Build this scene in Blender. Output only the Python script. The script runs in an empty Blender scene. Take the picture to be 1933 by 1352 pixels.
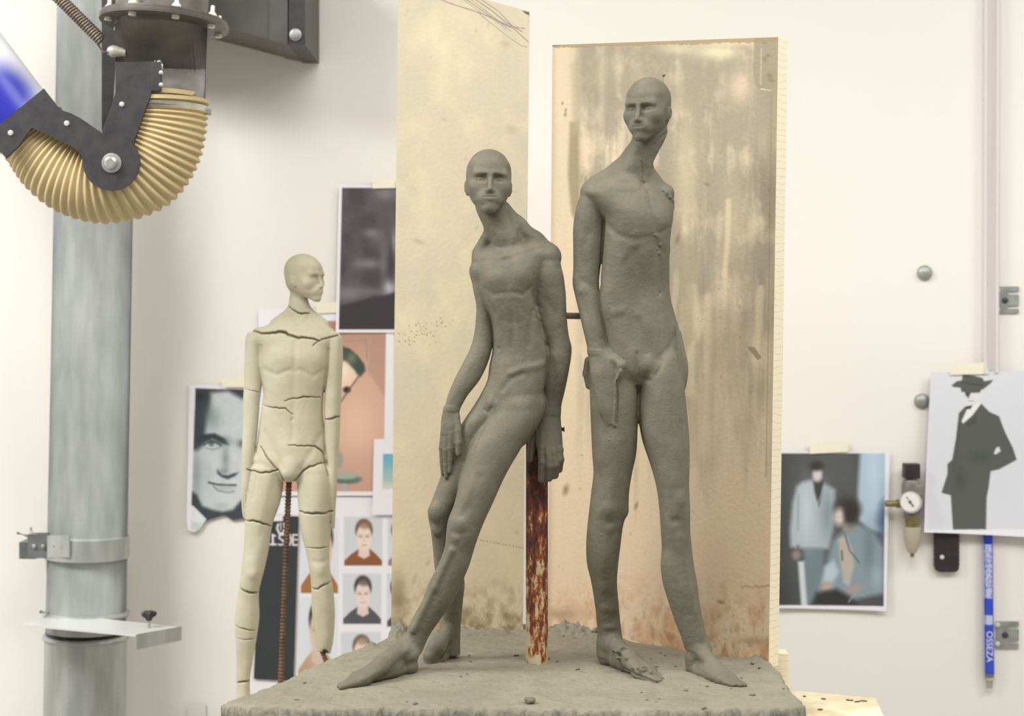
import bpy, bmesh, math, random
import numpy as np
from mathutils import Vector, Matrix

# ------------------------------------------------------------------ camera, light, exposure
F_PX, CX, HY = 3200.0, 966.5, 600.0     # focal length in pixels, image centre x, horizon row
EYE = 1.45                               # lens height above the floor (m)
WALL = 3.20                              # distance lens -> back wall (m)
sc = bpy.context.scene
cam_d = bpy.data.cameras.new('camera')
cam = bpy.data.objects.new('camera', cam_d)
sc.collection.objects.link(cam)
sc.camera = cam
cam.location = (0, 0, EYE)
cam.rotation_euler = (math.radians(90), 0, 0)
cam_d.sensor_fit = 'HORIZONTAL'
cam_d.sensor_width = 36.0
cam_d.lens = 36.0 * F_PX / 1933.0
cam_d.shift_y = -(676.0 - HY) / 1933.0
cam_d.clip_start = 0.05
cam_d.dof.use_dof = True
cam_d.dof.focus_distance = 2.26
cam_d.dof.aperture_fstop = 5.6

world = bpy.data.worlds.new('studio_world')
sc.world = world
world.use_nodes = True
world.node_tree.nodes['Background'].inputs['Color'].default_value = (1.0, 0.99, 0.975, 1)
world.node_tree.nodes['Background'].inputs['Strength'].default_value = 0.29

def area_light(name, loc, size, sizey, power, aim=None, col=(1, .993, .978)):
    d = bpy.data.lights.new(name, 'AREA')
    d.shape = 'RECTANGLE'; d.size = size; d.size_y = sizey; d.energy = power; d.color = col
    o = bpy.data.objects.new(name, d)
    sc.collection.objects.link(o)
    o.location = loc
    if aim is not None:
        v = Vector(aim) - Vector(loc)
        o.rotation_euler = v.to_track_quat('-Z', 'Y').to_euler()
    return o
area_light('ceiling_lamp_light', (0.40, 1.25, 2.98), 1.8, 0.9, 36)
area_light('ceiling_lamp_light', (-2.0, 1.4, 2.98), 1.4, 1.0, 86)
area_light('ceiling_lamp_light', (2.4, 1.6, 2.98), 1.4, 0.9, 29)
sc.view_settings.view_transform = 'Standard'
sc.view_settings.look = 'None'
sc.view_settings.gamma = 1.0
sc.view_settings.use_curve_mapping = False
sc.view_settings.exposure = 0.34

# ------------------------------------------------------------------ helpers
def W3(px, py, Z):
    """photo pixel at distance Z -> world point"""
    return Vector(((px - CX) * Z / F_PX, Z, EYE + (HY - py) * Z / F_PX))

def lin(c):
    c = np.asarray(c, float) / 255.0
    return np.where(c <= .04045, c / 12.92, ((c + .055) / 1.055) ** 2.4)

def link(o, parent=None):
    sc.collection.objects.link(o)
    if parent is not None:
        o.parent = parent
    return o

def mesh_obj(name, verts, faces, mat=None, parent=None, smooth=False, loc=None):
    me = bpy.data.meshes.new(name)
    if loc is not None:
        loc = Vector(loc)
        verts = [Vector(v) - loc for v in verts]
    me.from_pydata([tuple(v) for v in verts], [], faces)
    me.update()
    if mat: me.materials.append(mat)
    if smooth:
        for p in me.polygons: p.use_smooth = True
    o = bpy.data.objects.new(name, me)
    if loc is not None: o.location = loc
    return link(o, parent)

def bm_obj(name, bm, mat=None, parent=None, smooth=False, autosmooth=None):
    bmesh.ops.recalc_face_normals(bm, faces=bm.faces[:])
    me = bpy.data.meshes.new(name)
    bm.to_mesh(me); bm.free()
    if mat: me.materials.append(mat)
    if smooth or autosmooth:
        for p in me.polygons: p.use_smooth = True
    if autosmooth:
        me.set_sharp_from_angle(angle=math.radians(autosmooth))
    o = bpy.data.objects.new(name, me)
    return link(o, parent)

def empty(name, loc=(0, 0, 0)):
    o = bpy.data.objects.new(name, None)
    o.empty_display_size = .05
    o.location = loc
    return link(o)

def tag(o, label=None, cat=None, group=None, kind=None):
    if label: o['label'] = label
    if cat: o['category'] = cat
    if group: o['group'] = group
    if kind: o['kind'] = kind
    return o

def adopt(root, *kids):
    """parent world-built meshes to an empty that sits away from the origin"""
    for k in kids:
        k.parent = root
        k.matrix_parent_inverse = Matrix.Translation(-root.location)

# --- bmesh shape adders (world coordinates)
def add_box(bm, c, s, rot=None, bevel=0):
    r = bmesh.ops.create_cube(bm, size=1.0)
    vs = r['verts']
    M = Matrix.Translation(Vector(c)) @ (rot.to_4x4() if rot else Matrix.Identity(4)) @ Matrix.Diagonal((*s, 1))
    bmesh.ops.transform(bm, matrix=M, verts=vs)
    if bevel:
        es = list({e for v in vs for e in v.link_edges})
        bmesh.ops.bevel(bm, geom=es, offset=bevel, segments=2, affect='EDGES', profile=.6)

def frame_for(d):
    d = Vector(d).normalized()
    up = Vector((0, 0, 1)) if abs(d.z) < .95 else Vector((0, 1, 0))
    x = d.cross(up).normalized(); y = x.cross(d).normalized()
    return x, y

def add_rings(bm, rings, cap=True, close=False):
    rows = [[bm.verts.new(p) for p in r] for r in rings]
    n = len(rows[0])
    rng = range(len(rows)) if close else range(len(rows) - 1)
    for i in rng:
        a, b = rows[i], rows[(i + 1) % len(rows)]
        for j in range(n):
            k = (j + 1) % n
            bm.faces.new((a[j], a[k], b[k], b[j]))
    if cap and not close:
        bm.faces.new(rows[0][::-1]); bm.faces.new(rows[-1])

def add_tube(bm, pts, r, n=16, cap=True):
    pts = [Vector(p) for p in pts]
    rs = r if isinstance(r, (list, tuple)) else [r] * len(pts)
    rings = []
    x = y = None
    for i, p in enumerate(pts):
        d = (pts[min(i + 1, len(pts) - 1)] - pts[max(i - 1, 0)])
        if d.length < 1e-9: d = Vector((0, 0, 1))
        if x is None:
            x, y = frame_for(d)
        else:
            d = d.normalized()
            x = (x - d * x.dot(d)).normalized(); y = d.cross(x).normalized()
        rings.append([p + x * math.cos(t) * rs[i] + y * math.sin(t) * rs[i] for t in [2 * math.pi * k / n for k in range(n)]])
    add_rings(bm, rings, cap)

def add_lathe(bm, o, axis, prof, n=32):
    """prof: list of (distance along axis, radius)"""
    o = Vector(o); axis = Vector(axis).normalized()
    x, y = frame_for(axis)
    rings = [[o + axis * a + (x * math.cos(t) + y * math.sin(t)) * max(r, 1e-5) for t in [2 * math.pi * k / n for k in range(n)]] for a, r in prof]
    add_rings(bm, rings)

def add_prism(bm, pts, ext):
    """closed polygon pts (world) extruded by vector ext"""
    ext = Vector(ext)
    a = [bm.verts.new(Vector(p)) for p in pts]
    b = [bm.verts.new(Vector(p) + ext) for p in pts]
    n = len(pts)
    bm.faces.new(a[::-1]); bm.faces.new(b)
    for i in range(n):
        j = (i + 1) % n
        bm.faces.new((a[i], a[j], b[j], b[i]))

# --- materials
def new_mat(name, col, rough=.6, metal=0., spec=.5):
    m = bpy.data.materials.new(name); m.use_nodes = True
    b = m.node_tree.nodes['Principled BSDF']
    b.inputs['Base Color'].default_value = (*lin(col), 1)
    b.inputs['Roughness'].default_value = rough
    b.inputs['Metallic'].default_value = metal
    b.inputs['Specular IOR Level'].default_value = spec
    return m

def noise_mat(name, c1, c2, scale=8, rough=.6, metal=0., bump=0., bscale=None, detail=6, spec=.5, stretch=(1, 1, 1), lo=.35, hi=.65, rough2=None):
    m = new_mat(name, c1, rough, metal, spec)
    nt = m.node_tree; N = nt.nodes; L = nt.links
    b = N['Principled BSDF']
    tc = N.new('ShaderNodeTexCoord'); mp = N.new('ShaderNodeMapping')
    mp.inputs['Scale'].default_value = stretch
    L.new(tc.outputs['Object'], mp.inputs['Vector'])
    nz = N.new('ShaderNodeTexNoise'); nz.inputs['Scale'].default_value = scale; nz.inputs['Detail'].default_value = detail
    L.new(mp.outputs['Vector'], nz.inputs['Vector'])
    cr = N.new('ShaderNodeValToRGB')
    cr.color_ramp.elements[0].position = lo; cr.color_ramp.elements[0].color = (*lin(c1), 1)
    cr.color_ramp.elements[1].position = hi; cr.color_ramp.elements[1].color = (*lin(c2), 1)
    L.new(nz.outputs['Fac'], cr.inputs['Fac'])
    L.new(cr.outputs['Color'], b.inputs['Base Color'])
    if rough2 is not None:
        mr = N.new('ShaderNodeMapRange'); mr.inputs['To Min'].default_value = rough; mr.inputs['To Max'].default_value = rough2
        L.new(nz.outputs['Fac'], mr.inputs['Value']); L.new(mr.outputs['Result'], b.inputs['Roughness'])
    if bump:
        n2 = N.new('ShaderNodeTexNoise'); n2.inputs['Scale'].default_value = bscale or scale * 4; n2.inputs['Detail'].default_value = 5
        L.new(mp.outputs['Vector'], n2.inputs['Vector'])
        bp = N.new('ShaderNodeBump'); bp.inputs['Strength'].default_value = 1.0; bp.inputs['Distance'].default_value = bump
        L.new(n2.outputs['Fac'], bp.inputs['Height']); L.new(bp.outputs['Normal'], b.inputs['Normal'])
    return m

def attr_mat(name, rough=.7, spec=.3, bump=0, bscale=300):
    m = new_mat(name, (200, 200, 200), rough, 0, spec)
    nt = m.node_tree
    a = nt.nodes.new('ShaderNodeAttribute'); a.attribute_name = 'print'
    nt.links.new(a.outputs['Color'], nt.nodes['Principled BSDF'].inputs['Base Color'])
    if bump:
        tc = nt.nodes.new('ShaderNodeTexCoord')
        n2 = nt.nodes.new('ShaderNodeTexNoise'); n2.inputs['Scale'].default_value = bscale
        nt.links.new(tc.outputs['Object'], n2.inputs['Vector'])
        bp = nt.nodes.new('ShaderNodeBump'); bp.inputs['Distance'].default_value = bump
        nt.links.new(n2.outputs['Fac'], bp.inputs['Height']); nt.links.new(bp.outputs['Normal'], nt.nodes['Principled BSDF'].inputs['Normal'])
    return m

# ------------------------------------------------------------------ value noise
def vnoise(x, y, seed=0):
    rs = np.random.RandomState(seed)
    T = rs.rand(256, 256)
    xi = np.floor(x).astype(int); yi = np.floor(y).astype(int)
    fx = x - xi; fy = y - yi
    fx = fx * fx * (3 - 2 * fx); fy = fy * fy * (3 - 2 * fy)
    a = T[xi % 256, yi % 256]; b = T[(xi + 1) % 256, yi % 256]
    c = T[xi % 256, (yi + 1) % 256]; d = T[(xi + 1) % 256, (yi + 1) % 256]
    return (a * (1 - fx) + b * fx) * (1 - fy) + (c * (1 - fx) + d * fx) * fy

def fbm(x, y, seed=0, oct=4):
    s = 0; a = .5; t = 0
    for i in range(oct):
        s = s + a * vnoise(x * 2 ** i + 17 * i, y * 2 ** i + 31 * i, seed + i); t += a; a *= .5
    return s / t

# ------------------------------------------------------------------ clay volume modeller (signed distances on a grid, then surface nets)
def smin(a, b, k):
    if k <= 0: return np.minimum(a, b)
    h = np.maximum(k - np.abs(a - b), 0) / k
    return np.minimum(a, b) - h * h * k * .25

def smax(a, b, k):
    return -smin(-a, -b, k)

def crom(ys, rows, q):
    """smooth interpolation of rows at q; ys ascending"""
    ys = np.asarray(ys, float); rows = np.asarray(rows, float)
    i = np.clip(np.searchsorted(ys, q) - 1, 0, len(ys) - 2)
    h = ys[i + 1] - ys[i]; t = np.clip((q - ys[i]) / h, 0, 1)[:, None]
    m = np.zeros_like(rows)
    dy = np.diff(ys)[:, None]; sl = np.diff(rows, axis=0) / dy
    m[0] = sl[0]; m[-1] = sl[-1]
    if len(ys) > 2:
        m[1:-1] = (sl[:-1] * dy[1:] + sl[1:] * dy[:-1]) / (dy[1:] + dy[:-1])
    h = h[:, None]
    return (2*t**3-3*t**2+1)*rows[i] + (t**3-2*t**2+t)*h*m[i] + (-2*t**3+3*t**2)*rows[i+1] + (t**3-t**2)*h*m[i+1]

class Clay:
    """U right, V away from the lens, W up, all in photo pixels at distance Z0"""
    def __init__(s, Z0, lo, hi, step, fine=None):
        s.Z0 = Z0; s.s = Z0 / F_PX
        s.lo = np.array(lo, float)
        s.u = np.arange(lo[0], hi[0], step, dtype=np.float32)
        s.v = np.arange(lo[1], hi[1], step, dtype=np.float32)
        if fine:   # finer slices over the head
            w = np.concatenate([np.arange(lo[2], fine[0], step), np.arange(fine[0], hi[2], fine[1])])
        else:
            w = np.arange(lo[2], hi[2], step)
        s.w = w.astype(np.float32)
        s.F = np.full((len(s.u), len(s.v), len(s.w)), 60, np.float32)
    def P(s, px, py, d=0.):
        k = 1 + d * s.s / s.Z0
        return np.array([(px - CX) * k, d, (HY - py) * k])
    def box(s, a, b, m):
        i = [np.searchsorted(g, x - m) for g, x in zip((s.u, s.v, s.w), a)]
        j = [np.searchsorted(g, x + m) for g, x in zip((s.u, s.v, s.w), b)]
        sl = tuple(slice(p, max(q, p + 1)) for p, q in zip(i, j))
        return sl, s.u[sl[0]][:, None, None], s.v[sl[1]][None, :, None], s.w[sl[2]][None, None, :]
    def put(s, sl, d, k, op):
        if s.F[sl].size == 0: return
        if op == 'add': s.F[sl] = smin(s.F[sl], d, k)
        elif op == 'cut': s.F[sl] = smax(s.F[sl], -d, k)
    def cone(s, p, q, r1, r2, k=8, op='add', sv=1.):
        """round cone p->q in figure space; sv<1 stretches it in depth"""
        p = np.array(p, float); q = np.array(q, float)
        m = max(r1, r2) / min(sv, 1) + k + 2
        sl, U, V, Wg = s.box(np.minimum(p, q), np.maximum(p, q), m)
        ax = q - p; ax2 = ax.copy(); ax2[1] *= sv
        L2 = max((ax2 ** 2).sum(), 1e-6)
        a, b, c = U - p[0], (V - p[1]) * sv, Wg - p[2]
        t = np.clip((a * ax2[0] + b * ax2[1] + c * ax2[2]) / L2, 0, 1)
        d = np.sqrt((a - t * ax2[0]) ** 2 + (b - t * ax2[1]) ** 2 + (c - t * ax2[2]) ** 2) - (r1 + (r2 - r1) * t)
        s.put(sl, d.astype(np.float32), k, op)
    def chain(s, pts, k=8, op='add', sv=1.):
        """pts: (px,py,d,r)"""
        for a, b in zip(pts[:-1], pts[1:]):
            s.cone(s.P(*a[:3]), s.P(*b[:3]), a[3], b[3], k, op, sv)
    def ell(s, c, r, k=8, op='add', rot=0., yaw=0.):
        """ellipsoid centre c, radii r; rot = tilt in the picture plane (deg, clockwise positive), yaw about W"""
        c = np.array(c, float); r = np.array(r, float)
        R = max(r)
        sl, U, V, Wg = s.box(c, c, R + k + 2)
        a, b, e = U - c[0], V - c[1], Wg - c[2]
        if rot:
            t = math.radians(rot); a, e = a * math.cos(t) - e * math.sin(t), a * math.sin(t) + e * math.cos(t)
        if yaw:
            t = math.radians(yaw); a, b = a * math.cos(t) + b * math.sin(t), -a * math.sin(t) + b * math.cos(t)
        g = np.sqrt((a / r[0]) ** 2 + (b / r[1]) ** 2 + (e / r[2]) ** 2)
        g2 = np.sqrt((a / r[0]**2) ** 2 + (b / r[1]**2) ** 2 + (e / r[2]**2) ** 2)
        d = g * (g - 1) / np.maximum(g2, 1e-5)
        s.put(sl, d.astype(np.float32), k, op)
    def loft(s, rows, k=10, yaw=0., n=2.2, op='add'):
        """rows: (py, xL, xR, d, halfdepth) horizontal slices, top first"""
        A = []
        for py, xl, xr, d, b in rows:
            c = s.P((xl + xr) / 2, py, d); kk = 1 + d * s.s / s.Z0
            A.append((c[2], c[0], c[1], (xr - xl) / 2 * kk, b))
        A = np.array(A[::-1])
        o = np.argsort(A[:, 0]); A = A[o]
        hw = A[:, 3].max(); hb = A[:, 4].max(); m = k + 3
        sl, U, V, Wg = s.box((A[:, 1].min() - hw, A[:, 2].min() - hb, A[0, 0]), (A[:, 1].max() + hw, A[:, 2].max() + hb, A[-1, 0]), m)
        w = s.w[sl[2]]
        q = crom(A[:, 0], A[:, 1:], np.clip(w, A[0, 0], A[-1, 0]))
        cu, cv, a, b = [q[:, i][None, None, :] for i in range(4)]
        if yaw:
            t = math.radians(yaw); r = b / a
            a2 = a / np.sqrt(math.cos(t) ** 2 + (r * math.sin(t)) ** 2); b = b; a = a2
            x = U - cu; y = V - cv
            x, y = x * math.cos(t) + y * math.sin(t), -x * math.sin(t) + y * math.cos(t)
        else:
            x = U - cu; y = V - cv
        a = np.maximum(a, .5); b = np.maximum(b, .5)
        g = (np.abs(x / a) ** n + np.abs(y / b) ** n) ** (1 / n)
        rr = np.sqrt(x * x + y * y)
        d = np.where(g > .02, rr * (1 - 1 / np.maximum(g, .02)), -np.minimum(a, b))
        d = np.maximum(d, -np.minimum(a, b))
        slope = np.gradient(q[:, 0], w) if len(w) > 1 else np.zeros(1)
        d = d / np.sqrt(1 + slope ** 2)[None, None, :]
        end = np.maximum(A[0, 0] - w, w - A[-1, 0])[None, None, :]
        d = np.where(end > 0, np.sqrt(np.maximum(d, 0) ** 2 + end ** 2) + np.minimum(d, 0) * 0, d)
        d = np.where((end > 0) & (d < end), end, d)
        s.put(sl, d.astype(np.float32), k, op)
    def front(s, px, py, guess=0., side=-1):
        """depth of the surface nearest the lens along the sight line"""
        for it in range(3):
            p = s.P(px, py, guess)
            i = int(np.clip(round(float(np.interp(p[0], s.u, np.arange(len(s.u))))), 0, len(s.u) - 1))
            j = int(np.clip(round(float(np.interp(p[2], s.w, np.arange(len(s.w))))), 0, len(s.w) - 1))
            col = s.F[i, :, j]; h = np.where(col < 0)[0]
            if len(h) == 0: return guess
            a = h[0]
            if a == 0: return float(s.v[0])
            f0, f1 = col[a - 1], col[a]
            guess = float(s.v[a - 1] + (s.v[a] - s.v[a - 1]) * f0 / (f0 - f1))
        return guess
    def groove(s, pts, r=2., deep=1., k=2., sv=1.):
        """carve a line of (px,py) along the front surface"""
        P = []
        for (x0, y0), (x1, y1) in zip(pts[:-1], pts[1:]):
            n = max(1, int(math.hypot(x1 - x0, y1 - y0) / 5))
            for i in range(n): P.append((x0 + (x1 - x0) * i / n, y0 + (y1 - y0) * i / n))
        P.append(pts[-1])
        g = 0; Q = []
        for x, y in P:
            g = s.front(x, y, g); Q.append(s.P(x, y, g + deep))
        for a, b in zip(Q[:-1], Q[1:]):
            if abs(a[1] - b[1]) < 25: s.cone(a, b, r, r, k, 'cut', sv)
    def ridge(s, pts, r=2., deep=0., k=3.):
        g = 0; Q = []
        for p in pts:
            g = s.front(p[0], p[1], g); Q.append((s.P(p[0], p[1], g + deep), p[2] if len(p) > 2 else r))
        for a, b in zip(Q[:-1], Q[1:]): s.cone(a[0], b[0], a[1], b[1], k)
    def bump(s, px, py, r, deep, k=10, rot=0., yaw=0., op='add', guess=0.):
        """soft swelling (or hollow): ellipsoid whose centre lies `deep` behind the front surface"""
        g = s.front(px, py, guess)
        s.ell(s.P(px, py, g + deep), r, k, op, rot, yaw)
    def soft(s, px, py, r, h, rot=0., guess=0.):
        """gentle swelling (h>0) or hollow (h<0) with gaussian falloff on the front surface"""
        g = s.front(px, py, guess); c = s.P(px, py, g); r = np.array(r if len(r) == 3 else (r[0], max(r), r[1]), float)
        sl, U, V, Wg = s.box(c, c, 2.2 * max(r))
        a, b, e = U - c[0], V - c[1], Wg - c[2]
        if rot:
            t = math.radians(rot); a, e = a * math.cos(t) - e * math.sin(t), a * math.sin(t) + e * math.cos(t)
        s.F[sl] -= (h * np.exp(-((a / r[0]) ** 2 + (b / r[1]) ** 2 + (e / r[2]) ** 2) ** 1.25)).astype(np.float32)
    def line(s, pts, r, h, guess=0.):
        """soft valley (h<0) or ridge (h>0) along pixels pts"""
        P = []
        for (x0, y0), (x1, y1) in zip(pts[:-1], pts[1:]):
            n = max(1, int(math.hypot(x1 - x0, y1 - y0) / 7))
            for i in range(n): P.append((x0 + (x1 - x0) * i / n, y0 + (y1 - y0) * i / n))
        P.append(pts[-1]); Q = []; g = guess
        for x, y in P:
            g2 = s.front(x, y, g); g = g2 if abs(g2 - g) < 45 or not Q else g; Q.append(s.P(x, y, g))
        Q = np.array(Q)
        sl, U, V, Wg = s.box(Q.min(0), Q.max(0), 2.2 * r)
        D = None
        for a, b in zip(Q[:-1], Q[1:]):
            ax = b - a; L2 = max((ax ** 2).sum(), 1e-6)
            x, y, z = U - a[0], V - a[1], Wg - a[2]
            t = np.clip((x * ax[0] + y * ax[1] + z * ax[2]) / L2, 0, 1)
            d = (x - t * ax[0]) ** 2 + (y - t * ax[1]) ** 2 + (z - t * ax[2]) ** 2
            D = d if D is None else np.minimum(D, d)
        s.F[sl] -= (h * np.exp(-D / r ** 2)).astype(np.float32)
    def hit(s, px, py):
        p = s.P(px, py, 0)
        i = int(round(float(np.interp(p[0], s.u, np.arange(len(s.u)))))); j = int(round(float(np.interp(p[2], s.w, np.arange(len(s.w))))))
        return bool((s.F[i, :, j] < 0).any())
    def head(s, px, chin_py, d, H, yaw=0., pitch=0., roll=0., k=6, eyes=1.):
        """head of height H whose chin sits at chin_py; px is the middle of the skull"""
        c = s.P(px, chin_py, d); sc_ = H / 100.
        sl, U, V, Wg = s.box(c - np.array([60, 65, 12]) * sc_, c + np.array([60, 65, 112]) * sc_, 2)
        X = (U - c[0]) / sc_ + 0 * V + 0 * Wg; Y = -(V - c[1]) / sc_ + 0 * X; Z = (Wg - c[2]) / sc_ + 0 * X
        piv = 40.
        t = math.radians(yaw); X, Y = X * math.cos(t) - Y * math.sin(t), X * math.sin(t) + Y * math.cos(t)
        t = math.radians(pitch); Y, Z = Y * math.cos(t) - (Z - piv) * math.sin(t), Y * math.sin(t) + (Z - piv) * math.cos(t) + piv
        t = math.radians(roll); X, Z = X * math.cos(t) - (Z - piv) * math.sin(t), X * math.sin(t) + (Z - piv) * math.cos(t) + piv
        d = head_field(X, Y, Z) * sc_
        s.put(sl, d.astype(np.float32), k, 'add')
    def foot(s, heel, toe, ankle, width=1., lat=1, k=7, ground=None, toes=True):
        """heel, toe: (px, d) on the ground; ankle: (px,py,d); lat=+1 puts the big toe on the right of travel"""
        Zg = ground
        def G(px, d, up):
            k_ = 1 + d * s.s / s.Z0
            return np.array([(px - CX) * k_, d, Zg + up])
        h = G(heel[0], heel[1], 0); t = G(toe[0], toe[1], 0)
        L = np.linalg.norm(t - h); e = (t - h) / L; n = np.array([e[1], -e[0], 0]) * lat
        up = np.array([0, 0, 1.])
        A = s.P(*ankle[:3])
        def at(a, b, c): return h + e * (a * L) + n * (b * L * width) + up * (c * L)
        s.cone(at(.13, 0, .09), at(.13, 0, .22), .105 * L * width, .085 * L, k)      # heel
        s.cone(at(.13, 0, .2), A, .10 * L * width, .085 * L * width, 10)
        s.cone(A, at(.5, .02, .14), .095 * L * width, .085 * L * width, 10)             # instep
        s.cone(at(.3, 0, .09), at(.55, 0, .08), .095 * L * width, .09 * L * width, 8)
        fl = 1. if toes else .76
        s.cone(at(.5, .03, .13), at(.73, .07, .065 * fl), .085 * L * width, .07 * L * fl, 8)
        s.cone(at(.25, -.03, .06), at(.7, -.09, .045), .08 * L * width, .055 * L, 8)
        s.cone(at(.45, -.02, .1), at(.72, -.02, .055), .085 * L * width, .06 * L, 8)
        if toes:
            tp = [(.075, 1.0, .048), (.018, .99, .034), (-.035, .95, .031), (-.08, .90, .029), (-.12, .84, .027)]
            for b, a, r in tp:
                s.cone(at(.7, b * .85, .06), at((a + .7) / 2 + .02, b, .058), r * L * 1.05, r * L * .9, 3)
                s.cone(at((a + .7) / 2 + .02, b, .058), at(a - r, b, .035), r * L * .9, r * L * .95, 2)
        else:
            s.cone(at(.7, .05, .035), at(.985, .06, .012), .055 * L, .022 * L, 8)
            s.cone(at(.7, -.02, .035), at(.96, .0, .012), .055 * L, .022 * L, 8)
            s.cone(at(.7, -.08, .03), at(.90, -.07, .01), .05 * L, .02 * L, 8)
    def mesh(s, name, mat, parent=None, loc=None):
        F = s.F; S = F < 0
        nx, ny, nz = F.shape
        any_ = np.zeros((nx-1, ny-1, nz-1), bool); all_ = np.ones((nx-1, ny-1, nz-1), bool)
        corners = [(i, j, k) for i in (0, 1) for j in (0, 1) for k in (0, 1)]
        for i, j, k in corners:
            c = S[i:nx-1+i, j:ny-1+j, k:nz-1+k]
            any_ |= c; all_ &= c
        act = any_ & ~all_
        ii, jj, kk = np.nonzero(act)
        idx = np.full(act.shape, -1, np.int32); idx[ii, jj, kk] = np.arange(len(ii))
        val = np.stack([F[ii+i, jj+j, kk+k] for i, j, k in corners], 1)
        acc = np.zeros((len(ii), 3)); cnt = np.zeros(len(ii))
        C = np.array(corners, float)
        for a in range(8):
            for b in range(a + 1, 8):
                if abs(C[a] - C[b]).sum() != 1: continue
                m = (val[:, a] < 0) != (val[:, b] < 0)
                t = val[m, a] / (val[m, a] - val[m, b])
                acc[m] += C[a] + t[:, None] * (C[b] - C[a]); cnt[m] += 1
        fr = acc / cnt[:, None]
        def co(g, i, f): return g[i] + (g[np.minimum(i + 1, len(g) - 1)] - g[i]) * f
        V = np.stack([co(s.u, ii, fr[:, 0]), co(s.v, jj, fr[:, 1]), co(s.w, kk, fr[:, 2])], 1)
        Q = []
        for ax in range(3):
            sa = [slice(None)] * 3; sb = [slice(None)] * 3
            sa[ax] = slice(0, -1); sb[ax] = slice(1, None)
            A = S[tuple(sa)]; B = S[tuple(sb)]
            o1, o2 = [(1, 2), (2, 0), (0, 1)][ax]
            e = np.nonzero(A != B)
            e = list(e)
            ok = (e[o1] > 0) & (e[o2] > 0) & (e[o1] < F.shape[o1] - 1) & (e[o2] < F.shape[o2] - 1)
            e = [x[ok] for x in e]
            inside = A[tuple(e)]
            def cell(p, q):
                x = [c.copy() for c in e]; x[o1] -= p; x[o2] -= q
                return idx[tuple(x)]
            q = np.stack([cell(1, 1), cell(0, 1), cell(0, 0), cell(1, 0)], 1)
            q[~inside] = q[~inside][:, ::-1]
            Q.append(q)
        Q = np.concatenate(Q)
        Q = Q[(Q >= 0).all(1)]
        # one light relaxation
        nb = np.zeros_like(V); nc = np.zeros(len(V))
        for a in range(4):
            b = (a + 1) % 4
            np.add.at(nb, Q[:, a], V[Q[:, b]]); np.add.at(nc, Q[:, a], 1)
            np.add.at(nb, Q[:, b], V[Q[:, a]]); np.add.at(nc, Q[:, b], 1)
        V = V * .6 + .4 * nb / np.maximum(nc, 1)[:, None]
        Wd = np.stack([V[:, 0] * s.s, s.Z0 + V[:, 1] * s.s, EYE + V[:, 2] * s.s], 1)
        if loc is None: loc = (0, 0, 0)
        Wd = Wd - np.array(loc)
        me = bpy.data.meshes.new(name)
        me.vertices.add(len(Wd)); me.vertices.foreach_set('co', Wd.astype(np.float32).ravel())
        me.loops.add(Q.size); me.loops.foreach_set('vertex_index', Q.astype(np.int32).ravel())
        me.polygons.add(len(Q)); me.polygons.foreach_set('loop_start', np.arange(0, Q.size, 4, dtype=np.int32))
        me.polygons.foreach_set('loop_total', np.full(len(Q), 4, np.int32))
        me.polygons.foreach_set('use_smooth', np.ones(len(Q), bool))
        me.update(calc_edges=True); me.validate()
        me.materials.append(mat)
        o = bpy.data.objects.new(name, me); o.location = loc
        print(name, len(Wd), 'verts')
        return link(o, parent)

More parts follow.
